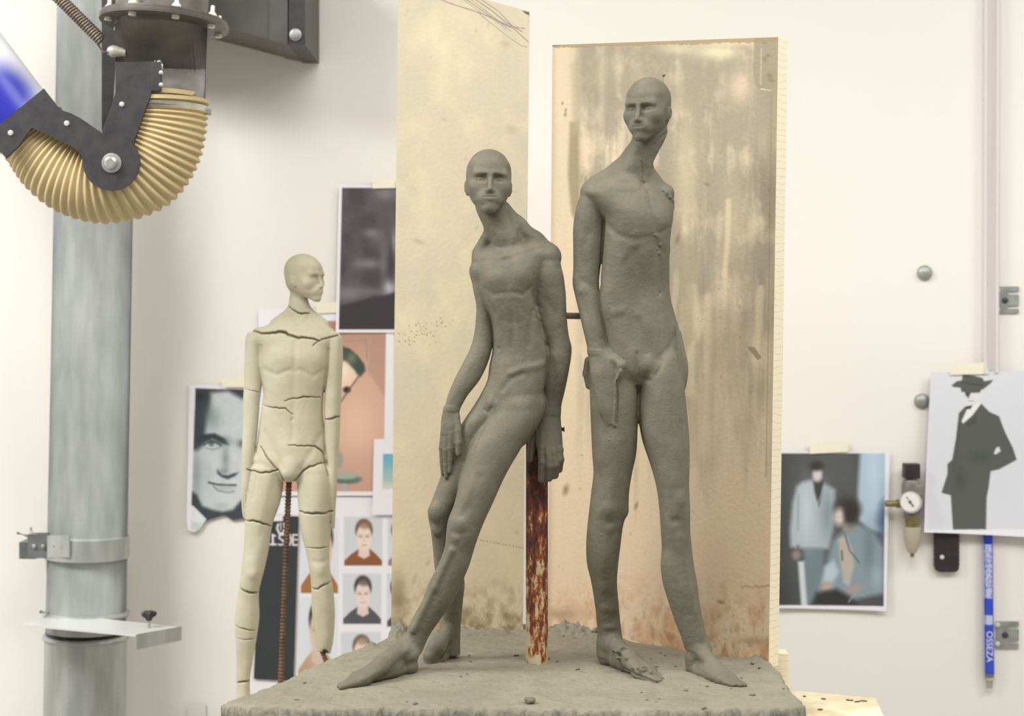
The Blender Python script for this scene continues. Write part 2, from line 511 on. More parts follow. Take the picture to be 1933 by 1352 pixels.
def head_field(X, Y, Z):
    aX = np.abs(X)
    def E(c, r, sym=True, rot=0):
        x = (aX if sym else X) - c[0]; y = Y - c[1]; z = Z - c[2]
        if rot:
            t = math.radians(rot); y, z = y * math.cos(t) - z * math.sin(t), y * math.sin(t) + z * math.cos(t)
        g = np.sqrt((x/r[0])**2 + (y/r[1])**2 + (z/r[2])**2)
        g2 = np.sqrt((x/r[0]**2)**2 + (y/r[1]**2)**2 + (z/r[2]**2)**2)
        return g * (g - 1) / np.maximum(g2, 1e-5)
    def C(p, q, r1, r2):
        p = np.array(p, float); q = np.array(q, float); ax = q - p; L2 = (ax**2).sum()
        a, b, c = aX - p[0], Y - p[1], Z - p[2]
        t = np.clip((a*ax[0] + b*ax[1] + c*ax[2]) / L2, 0, 1)
        return np.sqrt((a-t*ax[0])**2 + (b-t*ax[1])**2 + (c-t*ax[2])**2) - (r1 + (r2-r1)*t)
    # skull and face mass
    D = E((0, -3, 62), (31.8, 42.5, 38))
    T = np.array([(0, 8, 30, 39), (4, 12, 22, 40.8), (10, 17, 4, 41), (18, 24, -6, 41.5), (26, 28, -14, 41),
                  (34, 30.5, -18, 40.5), (42, 31.8, -20, 40), (50, 32, -24, 39.5), (58, 32, -28, 41), (66, 31.5, -30, 41), (78, 28.5, -26, 37), (88, 19, -12, 25)], float)
    zz = np.clip(Z, T[0, 0], T[-1, 0])
    sh = zz.shape
    q = crom(T[:, 0], T[:, 1:], zz.ravel())
    hw = q[:, 0].reshape(sh); yb = q[:, 1].reshape(sh); yf = q[:, 2].reshape(sh)
    cy = (yb + yf) / 2; hy = (yf - yb) / 2
    n = 2.35
    g = ((aX / hw) ** n + (np.abs(Y - cy) / hy) ** n) ** (1 / n)
    rr = np.sqrt(X * X + (Y - cy) ** 2)
    f = np.where(g > .03, rr * (1 - 1 / np.maximum(g, .03)), -8)
    end = np.maximum(T[0, 0] - Z, Z - T[-1, 0])
    f = np.where(end > 0, np.sqrt(np.maximum(f, 0) ** 2 + end ** 2), f)
    D = smin(D, f, 8)
    D = smin(D, E((0, -3, 72), (29, 38, 27)), 6)
    D = smin(D, E((0, -14, 40), (27.5, 25, 24)), 8)            # nape and mastoids
    D = smin(D, E((20, 27.0, 39), (10, 8.5, 10)), 10)            # cheekbones
    D = D + .15 * np.exp(-(((aX - 20) / 7) ** 2 + ((Y - 34) / 12) ** 2 + ((Z - 28) / 9) ** 2))              # hollow cheeks
    D = smin(D, E((0, 36.4, 6.5), (6.8, 6.2, 6)), 7)         # chin
    D = D + .5 * np.exp(-((X / 8) ** 2 + ((Y - 42) / 8) ** 2 + ((Z - 14) / 3) ** 2))         # dip below the lip
    # brows and sockets
    D = smin(D, C((5, 38.6, 55), (21, 33.5, 57.5), 3.6, 3.2), 9)
    D = smax(D, -E((13.5, 45.0, 50.2), (9.5, 9.6, 5.4)), 4)
    D = smax(D, -E((6.5, 44.5, 48.5), (4, 6.5, 6)), 4)
    # eyeball, lids
    D = smin(D, E((13.8, 29.6, 48.0), (8.2, 7.4, 5.6)), 1.6)
    D = smin(D, C((8.2, 35.6, 48.2), (13.6, 37.3, 49.2), .7, .9), 1.2)
    D = smin(D, C((13.6, 37.3, 49.2), (20.5, 34.0, 47.6), .9, .6), 1.2)
    D = smax(D, -C((8.2, 37.2, 46.6), (13.6, 38.6, 46.9), .5, .7), .8)
    D = smax(D, -C((13.6, 38.6, 46.9), (20.0, 35.6, 46.6), .7, .5), .8)
    # nose
    D = smin(D, C((0, 39.5, 53), (0, 46.8, 37), 3.0, 3.4), 5)
    D = smin(D, C((0, 46.8, 37), (0, 49.2, 32.2), 3.2, 3.4), 3)
    D = smin(D, E((4.1, 43.4, 31.4), (2.5, 4.0, 2.6)), 3)
    D = smax(D, -E((2.5, 46.8, 28.2), (1.3, 2.2, 1.2)), 1.2)
    # mouth
    D = smin(D, E((0, 38.4, 21.5), (11, 6.2, 7.5)), 11)
    D = smin(D, C((0, 44.7, 23.0), (9.5, 41.6, 21.8), 1.7, .9), 2.0)
    D = smin(D, C((0, 43.6, 18.9), (8.0, 41.2, 20.2), 2.5, 1.3), 2.5)
    D = smax(D, -C((0, 46.9, 21.3), (6, 45.6, 21.2), .85, .85), .8)
    D = smax(D, -C((6, 45.4, 21.2), (10.2, 42.6, 21.7), .8, .5), .8)
    # ears
    D = smin(D, E((33.2, -4, 44.5), (3.0, 6.5, 8.5), rot=-10), 2.5)
    D = smin(D, E((30.8, -1.5, 36.5), (3.0, 4.5, 6.5), rot=-10), 4)
    D = smax(D, -E((36.6, -2.5, 44.5), (2.0, 3.5, 4.8), rot=-10), 1.5)
    # temple
    D = smax(D, -E((39, 27, 62), (8, 12, 11)), 10)
    return D

# ------------------------------------------------------------------ clay materials
def clay_mat(name, c1, c2, c3, bump=.0007, rough=.66):
    m = new_mat(name, c1, rough, 0, .4)
    nt = m.node_tree; N = nt.nodes; L = nt.links; b = N['Principled BSDF']
    tc = N.new('ShaderNodeTexCoord')
    def nz(scale, detail=5, dist=0):
        n = N.new('ShaderNodeTexNoise'); n.inputs['Scale'].default_value = scale; n.inputs['Detail'].default_value = detail
        n.inputs['Distortion'].default_value = dist
        L.new(tc.outputs['Object'], n.inputs['Vector']); return n
    n1 = nz(9, 4, .5); n2 = nz(38, 6); n3 = nz(420, 3); n4 = nz(150, 4)
    r1 = N.new('ShaderNodeValToRGB'); r1.color_ramp.elements[0].position = .38; r1.color_ramp.elements[1].position = .66
    r1.color_ramp.elements[0].color = (*lin(c1), 1); r1.color_ramp.elements[1].color = (*lin(c2), 1)
    L.new(n1.outputs['Fac'], r1.inputs['Fac'])
    mx = N.new('ShaderNodeMix'); mx.data_type = 'RGBA'
    r2 = N.new('ShaderNodeValToRGB'); r2.color_ramp.elements[0].position = .5; r2.color_ramp.elements[1].position = .78
    r2.color_ramp.elements[0].color = (0, 0, 0, 1); r2.color_ramp.elements[1].color = (.6, .6, .6, 1)
    L.new(n2.outputs['Fac'], r2.inputs['Fac']); L.new(r2.outputs['Color'], mx.inputs['Factor'])
    L.new(r1.outputs['Color'], mx.inputs[6]); mx.inputs[7].default_value = (*lin(c3), 1)
    L.new(mx.outputs[2], b.inputs['Base Color'])
    mr = N.new('ShaderNodeMapRange'); mr.inputs['To Min'].default_value = rough - .12; mr.inputs['To Max'].default_value = rough + .12
    L.new(n2.outputs['Fac'], mr.inputs['Value']); L.new(mr.outputs['Result'], b.inputs['Roughness'])
    ad = N.new('ShaderNodeMath'); ad.operation = 'ADD'
    s1 = N.new('ShaderNodeMath'); s1.operation = 'MULTIPLY'; s1.inputs[1].default_value = .35
    L.new(n3.outputs['Fac'], s1.inputs[0]); L.new(s1.outputs[0], ad.inputs[0]); L.new(n4.outputs['Fac'], ad.inputs[1])
    a2 = N.new('ShaderNodeMath'); a2.operation = 'ADD'
    s2 = N.new('ShaderNodeMath'); s2.operation = 'MULTIPLY'; s2.inputs[1].default_value = 2.2
    L.new(n2.outputs['Fac'], s2.inputs[0]); L.new(ad.outputs[0], a2.inputs[0]); L.new(s2.outputs[0], a2.inputs[1])
    bp = N.new('ShaderNodeBump'); bp.inputs['Distance'].default_value = bump
    L.new(a2.outputs[0], bp.inputs['Height']); L.new(bp.outputs['Normal'], b.inputs['Normal'])
    return m
M_clay = clay_mat('wet_grey_clay', (101, 97, 81), (112, 108, 91), (128, 123, 106))
M_clay_base = clay_mat('smeared_base_clay', (126, 122, 106), (138, 133, 116), (112, 107, 92), bump=.0012, rough=.72)
M_dry = clay_mat('dry_pale_clay', (184, 178, 154), (194, 189, 166), (204, 199, 182), bump=.0004, rough=.85)
H_BASE = 0.4625           # top of the slab lies this far below the lens
Z0 = 2.22
GW = -H_BASE / (Z0 / F_PX)

# ------------------------------------------------------------------ leaning figure
def leaning_figure():
    c = Clay(Z0, (-350, -175, -680), (125, 125, 325), 1.45, fine=(185, 1.1))
    P = c.P
    # torso
    c.loft([(462, 938, 1012, 4, 18), (476, 908, 1035, 3, 28), (492, 899, 1030, 2, 36), (520, 900, 1018, 0, 42), (548, 906, 1012, 0, 44),
            (575, 917, 1013, 2, 43), (600, 926, 1018, 3, 40), (640, 931, 1029, 4, 36), (662, 930, 1033, 5, 35), (690, 924, 1032, 6, 37),
            (718, 920, 1029, 7, 40), (748, 906, 1024, 8, 42), (777, 895, 1019, 8, 41), (800, 898, 1005, 8, 36), (815, 905, 985, 8, 26)], k=6, yaw=-8)
    # legs
    c.loft([(740, 916, 935, 20, 10), (760, 900, 945, 20, 28), (777, 887, 940, 20, 37), (837, 852, 925, 26, 37), (896, 833, 900, 30, 35), (935, 819, 876, 33, 33),
            (967, 808, 858, 34, 31), (1000, 813, 855, 42, 29), (1034, 817, 860, 52, 30), (1067, 820, 870, 62, 31), (1100, 826, 877, 72, 29),
            (1134, 831, 874, 80, 25), (1167, 835, 871, 87, 20), (1201, 834, 869, 92, 17), (1236, 832, 869, 94, 18)], k=9)
    c.loft([(728, 970, 1005, 5, 15), (745, 942, 1021, 3, 34), (777, 925, 1022, 0, 42), (837, 890, 989, -8, 44), (896, 871, 955, -14, 42), (955, 856, 928, -20, 38),
            (985, 845, 914, -24, 35), (1000, 843, 908, -24, 34), (1034, 839, 896, -20, 33), (1067, 827, 886, -18, 35), (1100, 810, 872, -18, 34),
            (1134, 797, 856, -20, 30), (1167, 779, 833, -22, 24), (1201, 763, 810, -24, 19), (1232, 742, 796, -26, 18)], k=5)
    c.chain([(1000, 768, 16, 30), (982, 820, 16, 20)], k=16)         # seat
    # knees
    c.ell(P(822, 966, 12), (14, 9, 16), 10, rot=5); c.ell(P(824, 1002, 18), (9, 6, 9), 8)
    c.chain([(852, 1040, -50, 5), (820, 1110, -48, 4), (780, 1190, -42, 4)], k=9)      # shin
    # feet
    c.foot((790, -18), (634, -150), (768, 1218, -26), width=.95, lat=-1, ground=GW, toes=False)
    c.foot((856, 112), (800, 42), (851, 1205, 93), width=1.25, lat=1, ground=GW, toes=False)
    c.chain([(845, 1190, 80, 12), (825, 1222, 62, 16), (812, 1240, 55, 14)], k=10)
    # neck
    c.loft([(374, 902, 950, 14, 18), (388, 897, 958, 12, 24), (400, 900, 962, 10, 26), (414, 906, 967, 8, 26), (430, 914, 974, 6, 25), (450, 926, 985, 4, 24), (470, 932, 992, 4, 20)], k=6)
    c.chain([(954, 394, 20, 10), (978, 425, 16, 14), (1010, 456, 12, 17), (1033, 482, 8, 22)], k=12)
    c.chain([(924, 434, 18, 8), (906, 478, 10, 15)], k=12)
    # shoulders and arms
    c.chain([(1000, 476, 4, 18), (1032, 488, 6, 26)], k=14)
    c.chain([(930, 482, 4, 16), (908, 494, 6, 17)], k=10)
    c.loft([(478, 1022, 1036, 6, 10), (492, 1008, 1054, 6, 26), (510, 1005, 1061, 6, 30), (545, 1004, 1067, 8, 30), (600, 1011, 1070, 12, 27), (635, 1021, 1074, 15, 24),
            (656, 1029, 1079, 16, 23), (675, 1029, 1078, 16, 23), (700, 1027, 1074, 18, 22), (735, 1025, 1067, 25, 19), (760, 1024, 1061, 31, 16), (782, 1021, 1057, 35, 14)], k=4)
    c.loft([(487, 900, 912, 8, 10), (500, 889, 921, 8, 21), (540, 892, 923, 10, 23), (580, 899, 928, 12, 22), (605, 898, 929, 12, 21), (630, 895, 930, 12, 21), (659, 887, 928, 10, 21),
            (690, 871, 919, 7, 20), (718, 857, 905, 4, 18), (748, 845, 882, 2, 15), (775, 838, 867, 0, 13)], k=4)
    # far hand on the thigh
    c.loft([(768, 838, 866, 0, 12), (785, 834, 868, -2, 11), (805, 832, 868, -4, 11), (820, 832, 863, -4, 10)], k=5)
    for pts in ([(838, 815, -4, 6.5), (834, 845, -3, 5.6), (835, 872, 2, 5), (836, 895, 6, 4)],
                [(843, 818, -7, 6.5), (841, 850, -8, 5.6), (842, 878, -4, 5), (842, 901, 0, 4)],
                [(850, 818, -9, 6.5), (850, 846, -10, 5.6), (850, 868, -7, 5), (849, 890, -4, 4)],
                [(857, 814, -8, 6.2), (858, 836, -8, 5.4), (857, 852, -5, 5), (855, 866, -2, 4.2)],
                [(861, 786, -5, 7.5), (865, 812, -10, 6.6), (866, 836, -13, 6.2), (865, 857, -12, 5.4)]):
        c.chain(pts, k=1.6)
    # near hand gripping the post
    c.loft([(772, 1022, 1058, 33, 13), (795, 1016, 1059, 36, 14), (820, 1012, 1061, 36, 14), (845, 1013, 1062, 34, 14), (856, 1017, 1061, 33, 12)], k=5)
    for pts in ([(1023, 845, 30, 9), (1024, 872, 28, 8), (1022, 905, 36, 7)],
                [(1034, 850, 27, 9), (1037, 880, 25, 8.4), (1036, 902, 32, 7.5), (1030, 904, 46, 6)],
                [(1044, 850, 28, 9), (1048, 878, 26, 8.6), (1047, 897, 34, 7.6), (1040, 899, 48, 6)],
                [(1053, 845, 31, 8.8), (1057, 868, 30, 8), (1055, 886, 38, 7), (1048, 890, 50, 6)],
                [(1020, 795, 46, 9), (1008, 822, 47, 8.5), (1003, 850, 45, 7), (1001, 868, 45, 6)]):
        c.chain(pts, k=2.0)
    c.ell(P(1058, 849, 28), (6, 5, 6), 4)
    # surface anatomy
    c.soft(936, 525, (20, 15), 3.6, rot=-5); c.soft(988, 520, (22, 18), 3.8, rot=8)
    c.line([(912, 487), (935, 486), (950, 484)], 5, 1.8); c.line([(956, 484), (985, 472), (1018, 464)], 5, 2.4)
    c.soft(947, 478, (6, 6), -3.2); c.line([(950, 480), (942, 462), (930, 436)], 5, 1.5); c.line([(958, 478), (968, 455), (975, 430)], 6, 1.6)
    c.line([(951, 492), (957, 530), (961, 560)], 4.5, -1.9)
    c.line([(915, 545), (930, 556), (955, 553)], 5.5, -1.8); c.line([(966, 552), (988, 556), (1003, 543)], 5.5, -2.0)
    c.line([(935, 590), (950, 572), (961, 566), (978, 574), (996, 594)], 8, -.8)
    c.line([(964, 570), (970, 620), (966, 656)], 5, -1.6)
    c.line([(945, 606), (965, 609), (990, 604)], 5, -.5)
    c.soft(941, 658, (3, 3.4), -2.6)
    c.line([(1006, 590), (1000, 620), (998, 650)], 6, -1.8); c.soft(1015, 600, (8, 22), 2.5)
    for i in range(3): c.line([(1008, 572 + 13 * i), (1022, 582 + 13 * i)], 3.5, -1.0)
    c.line([(965, 705), (985, 697), (1010, 692), (1026, 686)], 7, 3.0); c.line([(948, 735), (963, 715), (985, 706)], 6, -1.8)
    c.soft(1003, 735, (14, 20), 2.5)
    c.soft(926, 760, (10, 11), 3.5); c.line([(914, 774), (921, 779), (928, 771)], 3, -2.4)
    c.line([(935, 752), (921, 785), (906, 820), (893, 850)], 4, -1.0)
    c.line([(1006, 552), (1014, 590), (1024, 635), (1031, 652)], 4, -2.5)
    c.soft(1040, 520, (18, 30), 2.5); c.line([(1030, 565), (1046, 590), (1055, 620)], 6, -1.3)
    c.soft(885, 935, (14, 28), 2.5, rot=25); c.line([(905, 900), (890, 945), (872, 975)], 7, -1.5)
    c.soft(866, 990, (13, 14), 2.5); c.soft(858, 1018, (8, 7), 1.8); c.line([(852, 1003), (868, 1008), (885, 1003)], 6, -.9)
    c.soft(1045, 672, (12, 15), 2.0); c.line([(1043, 680), (1047, 715), (1042, 755)], 6, -1.6)
    c.line([(1035, 820), (1032, 856)], 3, .8); c.line([(1046, 815), (1045, 850)], 3, .8); c.line([(1022, 815), (1022, 845)], 3, .8)
    c.soft(1030, 857, (5, 5), 1.2); c.soft(1046, 855, (5, 5), 1.2)
    c.soft(785, 1240, (10, 10), 2.0); c.line([(770, 1225), (730, 1262), (690, 1282)], 6, 1.2); c.line([(795, 1245), (760, 1262), (720, 1280)], 6, -1.6)
    c.line([(1028, 470), (1044, 484), (1056, 500)], 6, 1.2)
    c.head(922, 409, 0, 127, yaw=4, pitch=-6, roll=1.5, k=5)
    return c

# ------------------------------------------------------------------ standing figure
def standing_figure():
    c = Clay(Z0, (100, -165, -680), (458, 115, 465), 1.45, fine=(325, 1.1))
    P = c.P
    Y = 22
    c.loft([(330, 1165, 1230, 8, 18), (345, 1125, 1255, 6, 27), (362, 1108, 1268, 4, 36), (380, 1118, 1272, 2, 41), (410, 1138, 1271, 0, 46), (445, 1139, 1265, 0, 48),
            (480, 1137, 1262, 1, 45), (510, 1135, 1261, 2, 41), (540, 1133, 1263, 4, 38), (562, 1132, 1267, 5, 38), (590, 1134, 1272, 6, 40), (611, 1137, 1276, 7, 43),
            (650, 1140, 1280, 8, 47), (683, 1142, 1284, 8, 47), (705, 1146, 1284, 8, 42), (725, 1160, 1275, 8, 28)], k=7, yaw=Y)
    # legs
    c.loft([(640, 1150, 1180, 10, 15), (670, 1122, 1200, 8, 40), (700, 1114, 1204, 8, 48), (731, 1114, 1205, 8, 50), (797, 1116, 1203, 6, 49), (862, 1119, 1199, 6, 46), (894, 1121, 1192, 8, 43), (927, 1117, 1187, 8, 40),
            (960, 1113, 1185, 8, 37), (987, 1110, 1177, 12, 35), (1034, 1107, 1170, 22, 37), (1067, 1109, 1166, 30, 37), (1097, 1116, 1164, 36, 33),
            (1134, 1122, 1167, 44, 27), (1167, 1126, 1170, 50, 22), (1201, 1128, 1174, 52, 20), (1236, 1127, 1176, 50, 20)], k=7, yaw=12)
    c.loft([(645, 1245, 1262, 8, 12), (668, 1222, 1277, 6, 34), (700, 1206, 1286, 3, 44), (728, 1206, 1291, 2, 47), (780, 1205, 1297, 0, 48), (829, 1212, 1301, -4, 46), (878, 1228, 1302, -8, 43), (910, 1237, 1301, -12, 40),
            (967, 1245, 1303, -18, 35), (1000, 1247, 1303, -18, 33), (1034, 1249, 1306, -15, 34), (1067, 1247, 1310, -14, 36), (1100, 1251, 1316, -16, 34),
            (1134, 1261, 1320, -20, 29), (1167, 1272, 1326, -24, 23), (1201, 1285, 1335, -28, 20), (1225, 1293, 1345, -30, 19)], k=5, yaw=-10)
    c.ell(P(1176, 965, -2), (9, 12, 12), 8)
    # feet
    c.foot((1134, 72), (1250, -105), (1152, 1212, 50), width=.95, lat=1, ground=GW, toes=False)
    c.foot((1296, -14), (1402, -140), (1318, 1222, -32), width=.95, lat=-1, ground=GW, toes=False)
    for pts in ([(1178, 1225, 20, 8), (1190, 1240, -8, 7), (1210, 1262, -40, 6)], [(1160, 1215, 25, 10), (1176, 1258, -10, 8)]):
        c.chain(pts, k=5)
    rs = random.Random(5)
    for i in range(16):       # rough unfinished lumps on the near foot and shin
        x = rs.uniform(1150, 1250); t = (x - 1150) / 100; y = 1225 + t * 62 + rs.uniform(-6, 10)
        g = c.front(x, y, 0)
        if g < 100: c.ell(P(x, y, g + 1), (rs.uniform(5, 11), rs.uniform(2, 3.4), rs.uniform(2, 4)), 3, rot=rs.uniform(0, 60), yaw=rs.uniform(0, 90))
    c.bump(1177, 1222, (11, 8, 14), -1, 1.0, op='cut', rot=20)
    c.groove([(1178, 1262), (1200, 1275), (1240, 1290)], 3, 0, 2)
    # neck
    c.loft([(226, 1210, 1254, 14, 15), (248, 1196, 1260, 13, 25), (264, 1192, 1255, 12, 27), (285, 1183, 1244, 10, 27), (305, 1174, 1234, 9, 27), (325, 1162, 1228, 9, 25), (345, 1150, 1228, 8, 22)], k=6)
    c.chain([(1195, 290, 22, 16), (1168, 322, 20, 16), (1130, 345, 16, 17)], k=12)
    c.chain([(1222, 320, 18, 12), (1244, 352, 16, 13)], k=10)
    # near arm
    c.chain([(1150, 357, 8, 20), (1121, 364, 8, 26)], k=14)
    c.loft([(352, 1110, 1128, 8, 12), (374, 1094, 1143, 8, 28), (400, 1086, 1144, 6, 31), (429, 1082, 1143, 4, 30), (470, 1082, 1138, 2, 27), (510, 1082, 1133, 0, 24),
            (536, 1081, 1131, 0, 23), (560, 1086, 1132, -3, 22), (585, 1092, 1135, -6, 21), (620, 1100, 1140, -14, 19), (650, 1107, 1145, -20, 16), (668, 1111, 1152, -24, 14)], k=4)
    # unfinished near hand pressed on the thigh
    c.loft([(662, 1110, 1150, -24, 14), (680, 1112, 1162, -30, 13), (700, 1114, 1167, -34, 12), (720, 1118, 1166, -36, 10), (750, 1124, 1160, -38, 8), (780, 1132, 1158, -38, 7), (800, 1146, 1160, -38, 5)], k=7, yaw=-15)
    c.chain([(1158, 678, -40, 8), (1172, 690, -46, 8), (1170, 708, -46, 6)], k=4)
    c.ridge([(1172, 700, 3), (1162, 722, 2.6), (1161, 760, 2.4), (1160, 803, 3)], deep=0, k=2)
    c.groove([(1165, 720), (1165, 760), (1163, 800)], 2.6, 0, 1.5)
    c.chain([(1112, 682, 15, 9), (1108, 705, 18, 8), (1112, 728, 18, 7)], k=3)
    # far arm: upper arm hidden behind the chest, hand at the hip
    c.chain([(1255, 365, 14, 18), (1252, 388, 26, 19), (1248, 470, 44, 16), (1250, 560, 44, 14), (1276, 640, 30, 11)], k=6)
    c.loft([(625, 1262, 1285, 26, 12), (655, 1268, 1292, 20, 12), (690, 1274, 1299, 16, 12), (715, 1278, 1298, 14, 10), (735, 1280, 1294, 14, 7)], k=4)
    # surface anatomy
    c.soft(1183, 405, (34, 24), 4.2, rot=6); c.soft(1253, 408, (14, 24), 3.0)
    c.line([(1204, 354), (1170, 356), (1125, 350)], 6, 2.2); c.line([(1224, 354), (1245, 362), (1262, 372)], 5, 1.8)
    c.soft(1214, 347, (6, 8), -3.5); c.soft(1178, 346, (14, 6), -2.2, rot=10)
    c.line([(1212, 342), (1205, 318), (1196, 290)], 5, 1.6); c.line([(1218, 340), (1228, 310), (1240, 285)], 6, 1.8)
    c.line([(1222, 362), (1233, 400), (1240, 438)], 5, -1.8)
    c.line([(1146, 425), (1165, 443), (1198, 453), (1232, 448)], 7, -2.4); c.line([(1246, 440), (1262, 430)], 5, -1.5)
    c.line([(1178, 500), (1205, 468), (1236, 458), (1256, 480)], 7, -1.2)
    c.line([(1240, 455), (1247, 500), (1247, 552)], 6, -2.0); c.line([(1200, 475), (1210, 520), (1213, 560)], 9, -1.6)
    c.line([(1158, 590), (1182, 585), (1200, 596)], 8, 3.0); c.line([(1186, 585), (1204, 602), (1216, 635), (1222, 665)], 6, -2.2)
    c.soft(1225, 600, (20, 34), 3.0); c.soft(1246, 553, (3, 3.4), -2.6)
    c.line([(1274, 635), (1262, 660), (1247, 678)], 6, -2.0); c.soft(1272, 615, (9, 12), 2.0)
    c.soft(1224, 690, (16, 15), 5.0); c.line([(1203, 668), (1205, 695), (1210, 714), (1225, 718)], 4, -2.8); c.line([(1251, 682), (1247, 695), (1238, 708)], 4, -2.2)
    c.line([(1205, 712), (1204, 740), (1203, 790)], 4, -2.2)
    c.line([(1141, 412), (1138, 450), (1134, 500), (1131, 535)], 4, -2.5)
    c.soft(1112, 392, (20, 32), 3.0); c.line([(1112, 440), (1100, 470), (1105, 500)], 8, -1.6); c.line([(1100, 530), (1122, 545)], 6, -1.5)
    c.line([(1095, 560), (1110, 600), (1122, 645)], 6, -1.5); c.soft(1100, 548, (10, 10), 1.8)
    c.soft(1160, 900, (14, 26), 2.2); c.soft(1256, 890, (14, 28), 2.2); c.line([(1285, 800), (1290, 860), (1285, 920)], 8, -1.6)
    c.soft(1150, 962, (13, 15), 2.5); c.soft(1152, 1000, (9, 8), 2.0); c.line([(1135, 982), (1150, 986), (1168, 982)], 7, -.9)
    c.soft(1286, 945, (11, 13), 2.5); c.soft(1283, 1015, (9, 10), 2.0); c.soft(1276, 984, (13, 8), -2.4)
    c.line([(1284, 1030), (1298, 1090), (1312, 1150), (1322, 1205)], 7, 1.8); c.line([(1275, 1045), (1284, 1100), (1298, 1160)], 7, -1.2)
    c.soft(1142, 1060, (14, 30), 1.5); c.soft(1320, 1240, (10, 12), 2.0); c.soft(1312, 1262, (12, 9), -2.4)
    c.line([(1340, 1235), (1370, 1262), (1395, 1283)], 6, 1.4); c.soft(1170, 1235, (10, 10), 1.5)
    c.line([(1137, 640), (1143, 665)], 5, -2)
    # tool marks and dry cracks in the fresh clay
    c.groove([(1211, 305), (1213, 340), (1219, 358), (1226, 370), (1227, 382)], 1.3, .6, 1)
    c.groove([(1259, 250), (1240, 264), (1232, 276)], 1.5, .5, 1)
    c.head(1225, 268, 0, 121, yaw=-27, pitch=2, roll=0, k=5)
    c.groove([(1263, 240), (1258, 252), (1248, 262), (1236, 272)], 1.4, .4, 1)
    for x, y in ((1205, 155), (1227, 152)): c.groove([(x - 3, y + 2), (x + 3, y - 1)], 1.2, 0, .5)
    c.chain([(1252, 158, 4, 1.0), (1252, 144, 4, 1.0)], k=.5); c.ell(P(1253, 142, 4), (3.6, 2.6, 2.6), 1)
    # small crumbs and ridges along the spine of the far shoulder and chest
    for x, y, r in ((1243, 356, 4), (1250, 360, 5), (1258, 364, 5), (1265, 372, 5), (1270, 378, 4), (1237, 444, 3), (1246, 462, 4), (1244, 478, 4), (1200, 437, 2), (1203, 400, 2),
                    (1240, 470, 3), (1244, 548, 2), (1151, 580, 2), (1149, 600, 2), (1152, 570, 2), (1189, 700, 2), (1180, 780, 2), (1170, 830, 1.6), (1160, 845, 2), (1165, 850, 2), (1150, 830, 2.4), (1135, 1010, 2),
                    (1118, 1092, 3), (1137, 1040, 1.5), (1150, 1080, 1.5)):
        if not c.hit(x, y): continue
        g = c.front(x, y, 0); c.ell(P(x, y, g + .3), (r, r * .6, r * .7), 1.5, rot=(x * 7) % 90)
    c.groove([(1269, 748), (1270, 790)], .8, 0, 1)
    for x, y, a, b, h in ((1152, 1130, 12, 14, -2.2), (1140, 1150, 10, 8, 2.2), (1160, 1165, 9, 10, -2.0), (1150, 1185, 14, 6, 2.2), (1135, 1110, 10, 14, 1.6), (1160, 1205, 8, 8, 2)): c.soft(x, y, (a, b), h)
    return c

